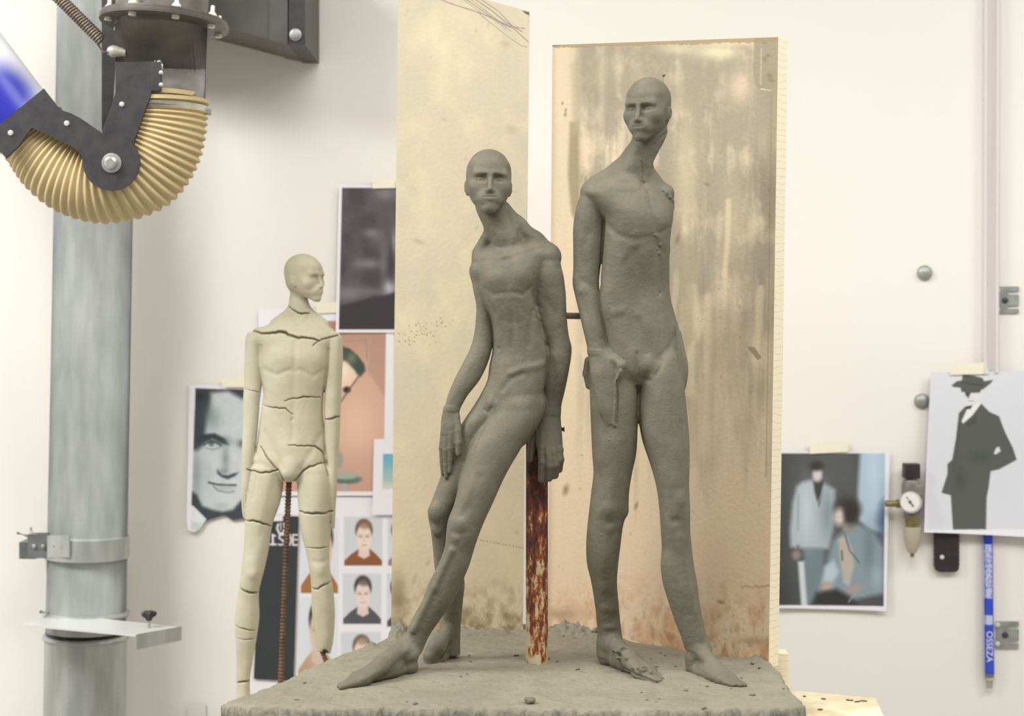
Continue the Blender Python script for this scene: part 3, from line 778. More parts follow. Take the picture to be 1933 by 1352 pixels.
# ------------------------------------------------------------------ cracked figure
ZC = 2.75
def cracked_figure():
    c = Clay(ZC, (-530, -55, -765), (-312, 55, 126), 1.3, fine=(12, 1.0))
    P = c.P
    c.loft([(596, 540, 590, 4, 14), (608, 518, 604, 3, 20), (620, 492, 622, 2, 25), (634, 480, 632, 1, 30), (656, 488, 624, 0, 34), (690, 490, 621, 0, 36), (720, 494, 616, 0, 34), (743, 497, 611, 0, 32),
            (778, 493, 609, 0, 31), (810, 489, 612, 0, 32), (847, 484, 615, 0, 35), (876, 479, 617, 0, 36), (892, 500, 600, 0, 30), (908, 532, 562, -3, 20)], k=6)
    c.loft([(862, 495, 520, 0, 18), (880, 475, 538, 0, 31), (896, 473, 536, 0, 33), (920, 468, 534, 0, 33), (951, 464, 528, 0, 32), (987, 463, 515, 0, 30), (1042, 460, 506, 0, 28), (1078, 456, 498, -2, 26), (1115, 451, 489, 0, 24),
            (1169, 444, 489, 4, 25), (1206, 445, 484, 6, 22), (1242, 447, 478, 6, 16), (1279, 447, 472, 5, 14), (1344, 447, 474, 3, 16)], k=5)
    c.loft([(862, 580, 605, 0, 18), (880, 560, 622, 0, 31), (896, 560, 627, 0, 33), (930, 562, 628, 0, 33), (951, 563, 627, 0, 32), (1006, 569, 624, 0, 30), (1042, 578, 622, 0, 27), (1078, 585, 623, -2, 25), (1115, 588, 629, 0, 24), (1151, 589, 632, 3, 24),
            (1188, 593, 631, 5, 22), (1215, 596, 628, 5, 19), (1234, 598, 624, 5, 14)], k=5)
    c.ell(P(546, 886, -30), (18, 13, 20), 8)
    c.loft([(535, 552, 572, 8, 10), (560, 547, 580, 6, 16), (575, 545, 584, 3, 17), (590, 543, 586, 3, 17), (606, 538, 592, 3, 17)], k=5)
    c.chain([(552, 590, 10, 12), (520, 612, 8, 11)], k=10); c.chain([(580, 590, 10, 11), (610, 613, 8, 11)], k=10)
    c.chain([(490, 632, 3, 14), (480, 640, 3, 15)], k=8); c.chain([(620, 634, 3, 14), (632, 642, 3, 14)], k=8)
    c.loft([(628, 468, 494, 3, 14), (640, 464, 493, 3, 18), (656, 463, 492, 3, 19), (690, 462, 493, 3, 19), (725, 461, 494, 2, 18), (760, 459, 490, 0, 17), (800, 459, 487, -4, 16), (847, 457, 482, -7, 14), (880, 456, 477, -9, 11),
            (900, 455, 475, -10, 11), (925, 455, 474, -10, 11), (945, 456, 472, -9, 9), (965, 457, 468, -8, 6), (978, 459, 466, -7, 4)], k=2.5)
    c.loft([(628, 618, 640, 3, 14), (640, 618, 646, 3, 18), (656, 618, 647, 3, 19), (725, 613, 645, 2, 18), (778, 612, 643, 0, 17), (847, 615, 640, -5, 14), (880, 619, 637, -8, 11), (900, 618, 636, -9, 11), (925, 618, 636, -9, 11),
            (950, 620, 634, -8, 9), (975, 624, 633, -7, 6), (998, 627, 632, -6, 3)], k=2.5)
    for x0, s_ in ((458, 1), (634, -1)):      # fingers hinted along the hands
        for i in range(3): c.groove([(x0 + s_ * (3 + 4.5 * i), 925), (x0 + s_ * (3 + 3.6 * i), 962)], .9, 0, 1)
    c.soft(524, 676, (27, 20), 3.6); c.soft(590, 676, (27, 20), 3.6)
    c.line([(557, 645), (556, 700)], 5, -2.2)
    c.line([(498, 698), (522, 708), (548, 698)], 5, -1.8); c.line([(565, 698), (590, 711), (612, 698)], 5, -1.8)
    c.line([(556, 705), (554, 780), (552, 830)], 6, -1.4); c.line([(500, 760), (525, 790), (530, 830)], 10, -1.2)
    c.line([(500, 815), (516, 850), (535, 885)], 6, -2.0); c.line([(606, 820), (590, 850), (568, 885)], 6, -2.0)
    c.soft(548, 850, (24, 24), 2.5); c.soft(552, 792, (3, 4), -2)
    c.line([(493, 655), (493, 700), (497, 745)], 3.5, -2.4); c.line([(619, 660), (616, 700), (612, 745)], 3.5, -2.4)
    c.line([(487, 860), (484, 900), (478, 940)], 4, -1.6)
    c.soft(500, 940, (16, 40), 2.5); c.soft(600, 930, (16, 40), 2.5); c.line([(520, 900), (506, 960), (494, 1010)], 8, -1.2)
    c.soft(478, 1085, (10, 9), 2.2); c.soft(604, 1078, (11, 10), 2.2); c.line([(592, 1060), (606, 1062), (618, 1058)], 5, -1.5)
    c.line([(528, 606), (500, 620)], 6, 1.2); c.line([(562, 612), (552, 592)], 4, 1.2); c.line([(566, 612), (578, 592)], 4, 1.2); c.soft(563, 614, (5, 5), -2)
    c.head(573, 569, 0, 89, yaw=60, pitch=0, roll=0, k=4)
    W = 1.8
    def crack(pts, w=1.5, dp=5):
        rs = random.Random(int(pts[0][0] * 7)); q = []
        for (x0, y0), (x1, y1) in zip(pts[:-1], pts[1:]):
            n = max(1, int(math.hypot(x1 - x0, y1 - y0) / 6))
            for i in range(n): q.append((x0 + (x1 - x0) * i / n, y0 + (y1 - y0) * i / n + rs.uniform(-1.3, 1.3)))
        q.append(pts[-1])
        g = 0; Q = []
        for x, y in q:
            g = c.front(x, y, g); Q.append(c.P(x, y, g + 1))
        m = len(Q)
        for i in range(m - 1):
            ww = 1.2 * w * (1.05 - .5 * abs(2 * (i + .5) / m - 1))
            c.cone(Q[i], Q[i + 1], ww, ww, .6, 'cut', sv=.22)
    crack([(466, 624), (473, 625), (501, 630), (532, 626), (556, 637), (584, 638), (600, 643)], 2.3)
    crack([(590, 653), (608, 640), (636, 634), (642, 633)], 1.4)
    crack([(537, 757), (553, 753), (588, 748), (604, 750)], 1.2); crack([(496, 765), (515, 770), (539, 772), (553, 783)], 1.1)
    crack([(546, 580), (553, 586), (563, 592), (583, 592)], 1.5)
    crack([(611, 791), (622, 792), (640, 787)], 1.7)
    crack([(492, 842), (504, 863), (520, 882), (527, 888), (536, 908)], 1.5)
    crack([(466, 886), (487, 892), (509, 892), (526, 886)], 1.6)
    crack([(549, 909), (560, 904), (578, 884), (604, 876), (614, 874)], 1.6)
    crack([(544, 840), (574, 843), (595, 842), (610, 856), (612, 871), (616, 886), (619, 900)], 1.2)
    crack([(460, 981), (484, 985), (517, 995)], 1.9); crack([(562, 965), (582, 969), (607, 970), (628, 965)], 2.0)
    crack([(574, 1033), (597, 1035), (626, 1032)], .9); crack([(584, 1108), (600, 1112), (628, 1096)], 1.7)
    crack([(450, 1107), (465, 1118), (492, 1119)], 1.9); crack([(441, 1181), (458, 1187), (480, 1190)], 1.0)
    crack([(443, 1291), (460, 1286), (476, 1286)], 1.6); crack([(450, 1206), (470, 1208), (482, 1204)], .7)
    crack([(478, 838), (484, 855)], .6); crack([(463, 735), (480, 738), (494, 742)], .6)
    # ragged break of the far shin
    c.ell(P(604, 1238, -4), (9, 26, 9), 1, 'cut', rot=30); c.ell(P(614, 1232, -10), (5, 20, 7), 1, 'cut', rot=-30)
    return c

# ------------------------------------------------------------------ room
M_wall = noise_mat('painted_wall', (240, 237, 231), (235, 232, 225), scale=.8, rough=.75, bump=.0003, bscale=120)
def room():
    def sbox(name, c, s, m):
        bm = bmesh.new(); add_box(bm, c, s); o = bm_obj(name, bm, m); tag(o, kind='structure'); return o
    sbox('wall_back', (0, WALL + .06, 1.5), (9.0, .12, 3.0), M_wall)
    sbox('wall_left', (-4.44, .6, 1.5), (.12, 5.2, 3.0), M_wall)
    sbox('wall_right', (4.44, .6, 1.5), (.12, 5.2, 3.0), M_wall)
    sbox('floor', (0, .6, -.05), (9.0, 5.4, .1), noise_mat('screed_floor', (168, 164, 156), (150, 146, 138), scale=3, rough=.6))
    sbox('ceiling', (0, .6, 3.05), (9.0, 5.4, .1), new_mat('ceiling_paint', (236, 234, 228), .9))
room()

# ------------------------------------------------------------------ painting on flat sheets
class Canvas:
    """soft shapes evaluated at surface points given in photo pixels; colours are those of the print or stain, plus a light-offsetting gradient on the narrow panel"""
    def __init__(s, X, Y, base):
        s.X, s.Y = X, Y; s.C = np.zeros(X.shape + (3,)) + np.array(base, float); s.k = 1.
    def mix(s, m, col):
        m = np.clip(m, 0, 1)[..., None]; s.C = s.C * (1 - m) + np.array(col, float) * m
    def poly(s, pts, col, soft=2., a=1.):
        P = np.array(pts, float); X, Y = s.X, s.Y
        d = np.full(X.shape, 1e9); ins = np.zeros(X.shape, bool)
        for (x0, y0), (x1, y1) in zip(P, np.roll(P, -1, 0)):
            ex, ey = x1 - x0, y1 - y0
            t = np.clip(((X - x0) * ex + (Y - y0) * ey) / max(ex * ex + ey * ey, 1e-9), 0, 1)
            d = np.minimum(d, np.hypot(X - x0 - t * ex, Y - y0 - t * ey))
            c = ((y0 > Y) != (y1 > Y)) & (X < (x1 - x0) * (Y - y0) / (y1 - y0 + 1e-12) + x0)
            ins ^= c
        sd = np.where(ins, d, -d)
        s.mix(a * np.clip(sd / max(soft * s.k, .01) + .5, 0, 1), col); return s
    def ell(s, cx, cy, rx, ry, col, soft=.3, a=1., rot=0):
        x, y = s.X - cx, s.Y - cy
        if rot:
            t = math.radians(rot); x, y = x * math.cos(t) + y * math.sin(t), -x * math.sin(t) + y * math.cos(t)
        g = np.hypot(x / rx, y / ry)
        s.mix(a * np.clip((1 - g) / (soft * s.k) + .5, 0, 1), col); return s
    def gau(s, cx, cy, rx, ry, col, a=1., rot=0):
        x, y = s.X - cx, s.Y - cy
        if rot:
            t = math.radians(rot); x, y = x * math.cos(t) + y * math.sin(t), -x * math.sin(t) + y * math.cos(t)
        s.mix(a * np.exp(-(x / rx) ** 2 - (y / ry) ** 2), col); return s
    def stroke(s, pts, w, col, a=1.):
        d = np.full(s.X.shape, 1e9)
        for (x0, y0), (x1, y1) in zip(pts[:-1], pts[1:]):
            ex, ey = x1 - x0, y1 - y0
            t = np.clip(((s.X - x0) * ex + (s.Y - y0) * ey) / max(ex * ex + ey * ey, 1e-9), 0, 1)
            d = np.minimum(d, np.hypot(s.X - x0 - t * ex, s.Y - y0 - t * ey))
        s.mix(a * np.clip((w - d) / max(w * .8, .8) + .3, 0, 1), col); return s
    def rect(s, x0, y0, x1, y1, col, soft=1.2, a=1.):
        return s.poly([(x0, y0), (x1, y0), (x1, y1), (x0, y1)], col, soft, a)

M_print = attr_mat('printed_paper', rough=.55, spec=.25)
M_panel = attr_mat('stained_plywood_face', rough=.6, spec=.3, bump=.0004, bscale=160)

def painted_sheet(name, quad, Z, paint, mat, base=(240, 238, 244), step=1.6, keep=None, thick=.0004, depth=None, curl=0., back_mat=None, solid=0.):
    """quad: TL,TR,BR,BL in photo pixels; Z: number or four distances; paint(canvas)"""
    q = np.array(quad, float); Zs = np.array([Z] * 4 if np.isscalar(Z) else Z, float)
    w = max(np.hypot(*(q[1] - q[0])), np.hypot(*(q[2] - q[3]))); h = max(np.hypot(*(q[3] - q[0])), np.hypot(*(q[2] - q[1])))
    nx, ny = int(w / step) + 2, int(h / step) + 2
    a, b = np.meshgrid(np.linspace(0, 1, nx), np.linspace(0, 1, ny), indexing='xy')
    def W_(i): return np.array(W3(q[i][0], q[i][1], Zs[i]))
    c = [W_(i) for i in range(4)]
    co = ((1-a)*(1-b))[..., None]*c[0] + (a*(1-b))[..., None]*c[1] + (a*b)[..., None]*c[2] + ((1-a)*b)[..., None]*c[3]
    PX = co[..., 0] / co[..., 1] * F_PX + CX; PY = HY - (co[..., 2] - EYE) / co[..., 1] * F_PX
    if curl:
        co[..., 1] -= curl * (np.abs(a - .5) * 2) ** 3 * b + curl * 1.2 * np.clip(b - .55, 0, 1) ** 2 * 4 * .5
    cv = Canvas(PX, PY, base); paint(cv)
    col = lin(np.clip(cv.C, 0, 255))
    N = nx * ny; idx = np.arange(N).reshape(ny, nx)
    f = np.stack([idx[:-1, :-1], idx[1:, :-1], idx[1:, 1:], idx[:-1, 1:]], -1).reshape(-1, 4)
    if keep is None and curl:
        keep = [(x + (3 if i in (1, 2) else -3), y + (3 if i > 1 else -3)) for i, (x, y) in enumerate(q)]
        keep = [(a_ * 1.0, b_) for a_, b_ in keep]
    if keep is not None:
        cxm = (PX[:-1, :-1] + PX[1:, 1:]) / 2; cym = (PY[:-1, :-1] + PY[1:, 1:]) / 2
        K = Canvas(cxm, cym, (0, 0, 0)).poly(keep, (1, 1, 1), .01).C[..., 0] > .5
        f = f[K.ravel()]
    V = co.reshape(-1, 3); nF = np.cross(c[1] - c[0], c[3] - c[0]); nF = nF / np.linalg.norm(nF)
    if nF[1] > 0: nF = -nF
    t = solid if solid else thick
    # the sheet's own border, so that thickness is real
    allv = [V]; faces = f.tolist(); mats = [0] * len(faces); cols = [col.reshape(-1, 3)]
    if keep is None:
        ring = list(idx[0, :]) + list(idx[1:, -1]) + list(idx[-1, -2::-1]) + list(idx[-2:0:-1, 0])
        n = len(ring); o = N
        allv += [V[ring], V[ring] - nF * t]; cols += [np.tile(lin((236, 226, 200) if solid else base), (2 * n, 1))]
        for i in range(n):
            j = (i + 1) % n
            faces.append([o + i, o + j, o + n + j, o + n + i]); mats.append(1)
        faces.append([o + n + i for i in range(n)]); mats.append(1)
    else:
        o = N; allv += [V - nF * t]; cols += [col.reshape(-1, 3)]
        fb = f[:, ::-1] + N; faces += fb.tolist(); mats += [0] * len(fb)
    V = np.concatenate(allv); col = np.concatenate(cols)
    org = np.array(c[3] * .5 + c[2] * .5)
    me = bpy.data.meshes.new(name)
    me.from_pydata((V - org).tolist(), [], faces); me.update()
    at = me.color_attributes.new('print', 'FLOAT_COLOR', 'POINT')
    at.data.foreach_set('color', np.concatenate([col, np.ones((len(col), 1))], 1).astype(np.float32).ravel())
    me.materials.append(mat); me.materials.append(back_mat or mat)
    me.polygons.foreach_set('material_index', np.array(mats, np.int32))
    if not solid: me.polygons.foreach_set('use_smooth', np.ones(len(faces), bool))
    me.update()
    ob = bpy.data.objects.new(name, me); ob.location = org
    return link(ob)

# ------------------------------------------------------------------ back panels
M_ply_edge = new_mat('plywood_edge', (232, 220, 192), .7)
def ply_edge_nodes():
    nt = M_ply_edge.node_tree; N = nt.nodes; L = nt.links
    tc = N.new('ShaderNodeTexCoord'); wv = N.new('ShaderNodeTexWave'); wv.wave_type = 'BANDS'; wv.bands_direction = 'Z'
    wv.inputs['Scale'].default_value = 34; wv.inputs['Distortion'].default_value = 5; wv.inputs['Detail'].default_value = 3
    L.new(tc.outputs['Object'], wv.inputs['Vector'])
    cr = N.new('ShaderNodeValToRGB')
    cr.color_ramp.elements[0].position = .0; cr.color_ramp.elements[0].color = (*lin((222, 208, 176)), 1)
    cr.color_ramp.elements[1].position = .07; cr.color_ramp.elements[1].color = (*lin((238, 228, 202)), 1)
    L.new(wv.outputs['Fac'], cr.inputs['Fac']); L.new(cr.outputs['Color'], N['Principled BSDF'].inputs['Base Color'])
ply_edge_nodes()

def paint_left(c):
    X, Y = c.X, c.Y
    c.mix(.45 * np.clip(fbm(X / 60, Y / 90, 3) * 2.4 - .9, 0, 1), (214, 194, 170))
    c.mix(.5 * np.clip(fbm(X / 40, Y / 60, 9) * 2.6 - 1.1, 0, 1), (222, 208, 168))
    c.mix(.30 * np.clip(fbm(X / 7, Y / 160, 15) * 2.6 - 1.1, 0, 1), (205, 186, 150))
    c.mix(.55 * np.clip((Y - 640) / 560, 0, 1), (230, 208, 172))  # paint lightened downward to offset the lamp light fading below the top
    b = np.clip((Y - 1085 + 40 * (fbm(X / 25, Y / 25, 21) - .5)) / 90, 0, 1)
    c.mix(.75 * b * np.clip(fbm(X / 14, Y / 18, 5) * 3 - 1.1, 0, 1), (134, 118, 88))
    c.gau(752, 1130, 16, 50, (140, 124, 96), .7); c.gau(875, 1155, 22, 10, (128, 116, 92), .6); c.gau(960, 1165, 14, 10, (120, 100, 70), .5)
    pen = (128, 116, 112)
    for pts, w, a in (([(824, -4), (857, 9), (893, 20), (920, 30), (942, 40), (964, 50), (990, 54)], 1.1, .8), ([(876, -4), (920, 27), (942, 42), (971, 55), (998, 80)], 1.0, .75),
                      ([(893, -4), (928, 20), (955, 42), (986, 60)], 1.2, .75), ([(906, 27), (931, 47), (964, 73), (982, 85), (994, 89)], .9, .6),
                      ([(885, -4), (933, 33), (964, 59)], 1.0, .6), ([(904, -4), (942, 22), (966, 48)], 1.0, .7), ([(868, -6), (905, 22), (930, 36), (955, 55)], .9, .5)):
        c.stroke(pts, w, pen, a)
    c.poly([(985, 20), (999, 23), (999, 29), (992, 26)], (90, 84, 74), 1.5)
    rs = random.Random(11)
    for i in range(60):
        x, y = rs.gauss(800, 22), rs.gauss(618, 24) + 0
        y = 640 - (x - 750) * .35 + rs.gauss(0, 12)
        c.ell(x, y, rs.uniform(.8, 1.8), rs.uniform(.8, 1.8), (150, 128, 98), .8, rs.uniform(.4, .9))
    for x, y, rx, ry in ((768, 24, 1, 6), (838, 225, 5, 2), (921, 48, 1.6, 6), (899, 58, 3, 3), (790, 456, 12, 4), (955, 84, 8, 6), (965, 245, 10, 7), (782, 1095, 3, 11), (748, 1080, 2, 2), (808, 1062, 3, 7), (880, 300, 3, 3), (972, 362, 3, 3), (900, 430, 2, 5), (975, 1005, 3, 3)):
        c.ell(x, y, rx, ry, (172, 154, 124), 1.6, .5, rot=20)
    for i in range(14): c.ell(908 + i * 6 + rs.uniform(-1, 1), 1020 + i * 1.1, 1.7, 1.6, (150, 130, 96), .8, .6)

def paint_right(c):
    X, Y = c.X, c.Y
    c.mix(.6 * np.clip(fbm(X / 70, Y / 90, 33) * 2.4 - .9, 0, 1), (216, 192, 168))
    c.mix(.35 * np.clip(fbm(X / 9, Y / 130, 35) * 2.6 - 1.1, 0, 1), (204, 182, 154))
    c.mix(.55 * np.clip((Y - 500) / 500, 0, 1), (226, 200, 170))
    st = fbm(X / 16, Y / 150, 41); bl = fbm(X / 55, Y / 60, 47)
    reg = np.clip((X - 1083 - 8 * (bl - .5)) / 16, 0, 1) * np.clip((Y - 80) / 10, 0, 1)
    fade = np.clip(1.15 - (Y - 420) / 420 + .9 * (st - .5), 0, 1)
    reg2 = reg * fade * np.clip(.62 + 2.4 * (bl - .38) + 1.6 * (st - .5) + .5 * (fbm(X / 6, Y / 9, 91) - .5), 0, 1)
    c.mix(.95 * reg2, (152, 143, 124))
    c.mix(.55 * reg2 * np.clip(fbm(X / 40, Y / 46, 51) * 3 - 1.4, 0, 1), (148, 137, 118))
    hi = np.clip((fbm(X / 12, Y / 90, 61) - .56) * 6, 0, 1) * np.clip((Y - 60) / 400, .15, 1)
    c.mix(.32 * hi, (212, 198, 168))
    c.gau(1228, 95, 90, 16, (150, 141, 120), .55); c.gau(1115, 130, 34, 60, (150, 142, 122), .55); c.gau(1360, 128, 50, 12, (150, 142, 124), .6)
    c.gau(1300, 165, 60, 40, (152, 142, 122), .55); c.gau(1180, 150, 60, 30, (156, 146, 124), .5)
    c.gau(1355, 98, 40, 14, (226, 214, 176), .8); c.gau(1280, 92, 40, 10, (214, 202, 166), .6); c.gau(1397, 165, 22, 30, (222, 194, 168), .7)
    c.gau(1295, 330, 22, 120, (216, 200, 162), .5); c.gau(1385, 420, 26, 120, (206, 190, 156), .4)
    c.poly([(1424, 72), (1476, 66), (1470, 180), (1440, 172), (1425, 160), (1421, 130)], (148, 138, 118), 3, .9)
    c.stroke([(1437, 90), (1436, 160)], 1.2, (176, 168, 146)); c.stroke([(1437, 168), (1455, 171)], 1.2, (206, 200, 178))
    c.mix(.5 * np.clip((X - 1440 + 12 * (st - .5)) / 14, 0, 1) * np.clip((980 - Y) / 300, 0, 1), (150, 138, 116))
    c.stroke([(1456, 180), (1452, 500), (1446, 900)], 1.6, (126, 115, 95), .35)
    # smear down the left side
    c.poly([(1076, 230), (1092, 230), (1094, 380), (1084, 415), (1078, 400), (1072, 330)], (144, 131, 104), 7, .85)
    c.poly([(1078, 120), (1096, 110), (1094, 240), (1080, 260)], (170, 158, 130), 8, .6)
    # pale drips scraped through the smear
    for x0, y0, x1, y1, w in ((1305, 545, 1302, 740, 12), (1336, 560, 1332, 700, 8), (1296, 610, 1298, 680, 9), (1436, 545, 1425, 680, 8), (1375, 380, 1368, 520, 6)):
        c.stroke([(x0, y0), ((x0 + x1) / 2 + 2, (y0 + y1) / 2), (x1, y1)], w, (218, 200, 166), .6)
    c.poly([(1286, 470), (1310, 460), (1308, 640), (1295, 670), (1288, 640)], (160, 148, 122), 8, .5)
    c.poly([(1410, 655), (1424, 655), (1438, 676), (1430, 680)], (140, 128, 106), 2, .8)
    c.gau(1350, 640, 14, 60, (168, 154, 126), .4)
    # low stains, knots, scratches
    low = np.clip((Y - 1080 + 60 * (fbm(X / 30, Y / 30, 71) - .5)) / 140, 0, 1)
    c.mix(.75 * low * np.clip(fbm(X / 18, Y / 24, 73) * 3 - 1.2, 0, 1), (188, 140, 96))
    c.mix(.5 * low * np.clip(fbm(X / 8, Y / 14, 75) * 3 - 1.5, 0, 1), (130, 104, 76))
    c.gau(1065, 1160, 26, 9, (140, 126, 104), .5); c.gau(1420, 1210, 30, 8, (130, 112, 84), .5)
    rs = random.Random(4)
    for i in range(46):
        x, y = rs.uniform(1050, 1445), rs.uniform(500, 1180)
        c.ell(x, y, rs.uniform(.8, 2.2), rs.uniform(1.5, 4), (150, 126, 98), 1., rs.uniform(.15, .5), rot=rs.uniform(-30, 30))
    for x, y, rx, ry in ((1062, 195, 2, 3), (1068, 208, 2, 3), (1067, 216, 2.4, 4), (1279, 452, 4, 9), (1105, 340, 1.6, 6), (1335, 348, 5, 3), (1201, 955, 3, 7), (1360, 1137, 6, 3), (1068, 925, 5, 9), (1452, 360, 2, 2), (1443, 80, 4, 3), (1450, 105, 4, 3), (1444, 112, 4, 4), (1453, 143, 5, 4), (1456, 152, 5, 3)):
        c.ell(x, y, rx, ry, (126, 108, 84), 1.4, .7, rot=15)
    for i in range(9): c.ell(1402 + i * 6, 1108 + rs.uniform(-2, 2), 3, 2.4, (150, 128, 100), .8, .5)
    c.poly([(1042, 84), (1062, 81), (1062, 85), (1042, 88)], (84, 72, 54), 1.5)
    c.mix(.8 * np.clip((78 + (1470 - X) * .028 + 4 * vnoise(X / 4, Y / 3, 81) - Y) / 2, 0, 1), (150, 132, 96))

left_panel = painted_sheet('plywood_panel', [(752, -46), (1000, 22), (987, 1203), (738, 1203)], 2.50, paint_left, M_panel, base=(193, 184, 161), step=1.5, back_mat=M_ply_edge, solid=.018)
tag(left_panel, 'tall narrow cream plywood panel with pencil lines at its sloping top', 'panel')
right_panel = painted_sheet('plywood_panel', [(1043, 85), (1469, 70), (1451, 1262), (1034, 1205)], (2.52, 2.30, 2.27, 2.52), paint_right, M_panel, base=(206, 190, 162), step=1.5, back_mat=M_ply_edge, solid=.028)
tag(right_panel, 'wide angled plywood panel smeared with grey clay behind the standing figure', 'panel')

# ------------------------------------------------------------------ clay slab, board, stand
SLAB = [(-.352, 2.03), (-.30, 2.012), (-.1, 2.016), (.1, 2.008), (.30, 2.012), (.352, 2.016), (.349, 2.1), (.351, 2.2), (.345, 2.33), (.28, 2.42), (.14, 2.55), (.06, 2.585), (-.05, 2.56), (-.165, 2.53), (-.185, 2.44), (-.23, 2.35), (-.27, 2.24), (-.31, 2.13)]
def slab():
    xs = np.arange(-.375, .375, .0022); ys = np.arange(1.97, 2.62, .0022)
    X, Y = np.meshgrid(xs, ys, indexing='ij')
    d = np.full(X.shape, 1e9); ins = np.zeros(X.shape, bool); P = np.array(SLAB)
    for (x0, y0), (x1, y1) in zip(P, np.roll(P, -1, 0)):
        ex, ey = x1 - x0, y1 - y0
        t = np.clip(((X - x0) * ex + (Y - y0) * ey) / (ex * ex + ey * ey), 0, 1)
        d = np.minimum(d, np.hypot(X - x0 - t * ex, Y - y0 - t * ey))
        ins ^= ((y0 > Y) != (y1 > Y)) & (X < (x1 - x0) * (Y - y0) / (y1 - y0 + 1e-12) + x0)
    sd = np.where(ins, d, -d)
    rag = .010 * (fbm(X / .03, Y / .03, 101) - .5) + .005 * (fbm(X / .008, Y / .008, 103) - .5)
    e = sd + rag
    z = .0045 * (fbm(X / .11, Y / .07, 105) - .5) + .0014 * (fbm(X / .03, Y / .006, 107) - .5) + .0006 * (fbm(X / .005, Y / .004, 109) - .5)
    nick = np.clip(fbm(X / .012, Y / .0035, 111) - .625, 0, 1); z -= .022 * nick
    edge = np.clip(1 - e / .03, 0, 1); z += edge ** 2 * .006 * (fbm(X / .02, Y / .02, 113) - .55)
    def hump(x, y, rx, ry, h, rough=.3):
        g = h * np.exp(-((X - x) / rx) ** 2 - ((Y - y) / ry) ** 2)
        return g * (1 + rough * 2 * (fbm(X / .007, Y / .006, 117) - .5))
    z += hump(.10, 2.49, .045, .03, .016, .8) + hump(.135, 2.43, .03, .02, .006, 1) + hump(-.165, 2.47, .014, .03, .016, 1.4) + hump(.335, 2.30, .016, .03, .010, 1.2)
    z += hump(.17, 2.47, .05, .02, .010, 1.0) + hump(-.06, 2.49, .10, .012, .006, 1) + hump(-.20, 2.39, .008, .008, .007, 1)
    z += hump((1013 - CX) * 2.268 / F_PX, 2.268, .021, .021, .006, .8)
    for x, y, r, h in ((-.115, 2.2, .05, .004), (-.09, 2.28, .05, .005), (.115, 2.25, .05, .004), (.23, 2.19, .05, .004)): z += hump(x, y, r, r * .8, h, .2)
    z += EYE - H_BASE - .0008
    fall = np.clip((.001 - e) / .0042, 0, 1); fall = fall * fall * (3 - 2 * fall)
    z -= .052 * fall + .003 * np.clip((.008 - e) / .008, 0, 1) ** 2
    N = X.size; idx = np.arange(N).reshape(X.shape)
    ok = e > -.0075
    k = ok[:-1, :-1] & ok[1:, :-1] & ok[1:, 1:] & ok[:-1, 1:]
    f = np.stack([idx[:-1, :-1], idx[1:, :-1], idx[1:, 1:], idx[:-1, 1:]], -1)[k]
    used = np.unique(f); re = np.full(N, -1); re[used] = np.arange(len(used))
    gx, gy = np.gradient(sd); gl = np.hypot(gx, gy) + 1e-9      # undercut rim
    und = np.clip((fall - .25) / .75, 0, 1) * (.009 + .008 * fbm(X / .03, Y / .03, 131))
    V = np.stack([(X + gx / gl * und).ravel(), (Y + gy / gl * und).ravel(), z.ravel()], 1)[used]; f = re[f]
    org = Vector((0, 2.28, EYE - H_BASE - .0528))
    o = mesh_obj('clay_slab', (V - np.array(org)).tolist(), f.tolist(), M_clay_base, smooth=True)
    o.location = org
    tag(o, 'broad grey clay slab with ragged edges carrying the two dark figures', 'slab')
    return o, (xs, ys, z)
slab_o, (SX, SY, SZ) = slab()
def slab_z(x, y):
    i = int(np.clip((x - SX[0]) / .0022, 0, len(SX) - 1)); j = int(np.clip((y - SY[0]) / .0022, 0, len(SY) - 1))
    return float(SZ[i, j])

def wood_mat(name, c1, c2):
    return noise_mat(name, c1, c2, scale=9, rough=.6, bump=.0002, bscale=60, stretch=(1, 12, 12))
M_wood = wood_mat('pale_board', (226, 212, 182), (206, 188, 150))
M_dark = noise_mat('black_painted_steel', (44, 44, 46), (56, 55, 56), scale=20, rough=.5)
def board():
    top = EYE - H_BASE - .0525
    b = empty('modelling_board', (0.06, 2.3, top - .018))
    bm = bmesh.new()
    pts = [(-.33, 2.045), (.462, 2.03), (.492, 2.295), (.38, 2.345), (.335, 2.60), (-.14, 2.60)]
    add_prism(bm, [(x, y, top - .018) for x, y in pts], (0, 0, .018))
    adopt(b, bm_obj('board_top', bm, noise_mat('clay_dusted_board', (228, 214, 184), (196, 180, 146), scale=22, rough=.7, bump=.0004, bscale=200)))
    bm = bmesh.new()
    add_box(bm, (.0, 2.3, top - .018 - .02), (.5, .05, .04))
    adopt(b, bm_obj('batten', bm, M_wood))
    tag(b, 'pale wooden board dusted with clay showing to the right below the slab', 'board')
    z = top - .058
    s = empty('sculpture_stand', (0, 2.3, 0))
    bm = bmesh.new(); add_lathe(bm, (0, 2.3, z - .02), (0, 0, 1), [(0, .001), (0, .16), (.02, .16), (.02, .001)], 40); p1 = bm_obj('turntable', bm, M_dark, autosmooth=40)
    bm = bmesh.new(); add_lathe(bm, (0, 2.3, .09), (0, 0, 1), [(0, .001), (0, .03), (z - .02 - .09, .03), (z - .02 - .09, .001)], 24); p2 = bm_obj('column', bm, M_dark, autosmooth=40)
    adopt(s, p1, p2)
    for k in range(4):
        a = math.pi / 4 + k * math.pi / 2
        bm = bmesh.new(); add_tube(bm, [(0, 2.3, .12), (.32 * math.cos(a), 2.3 + .32 * math.sin(a), .014)], .014, 10)
        adopt(s, bm_obj('leg', bm, M_dark, autosmooth=40))
    tag(s, 'black steel turntable stand beneath the wooden board of the clay group', 'stand')
board()
bm = bmesh.new()
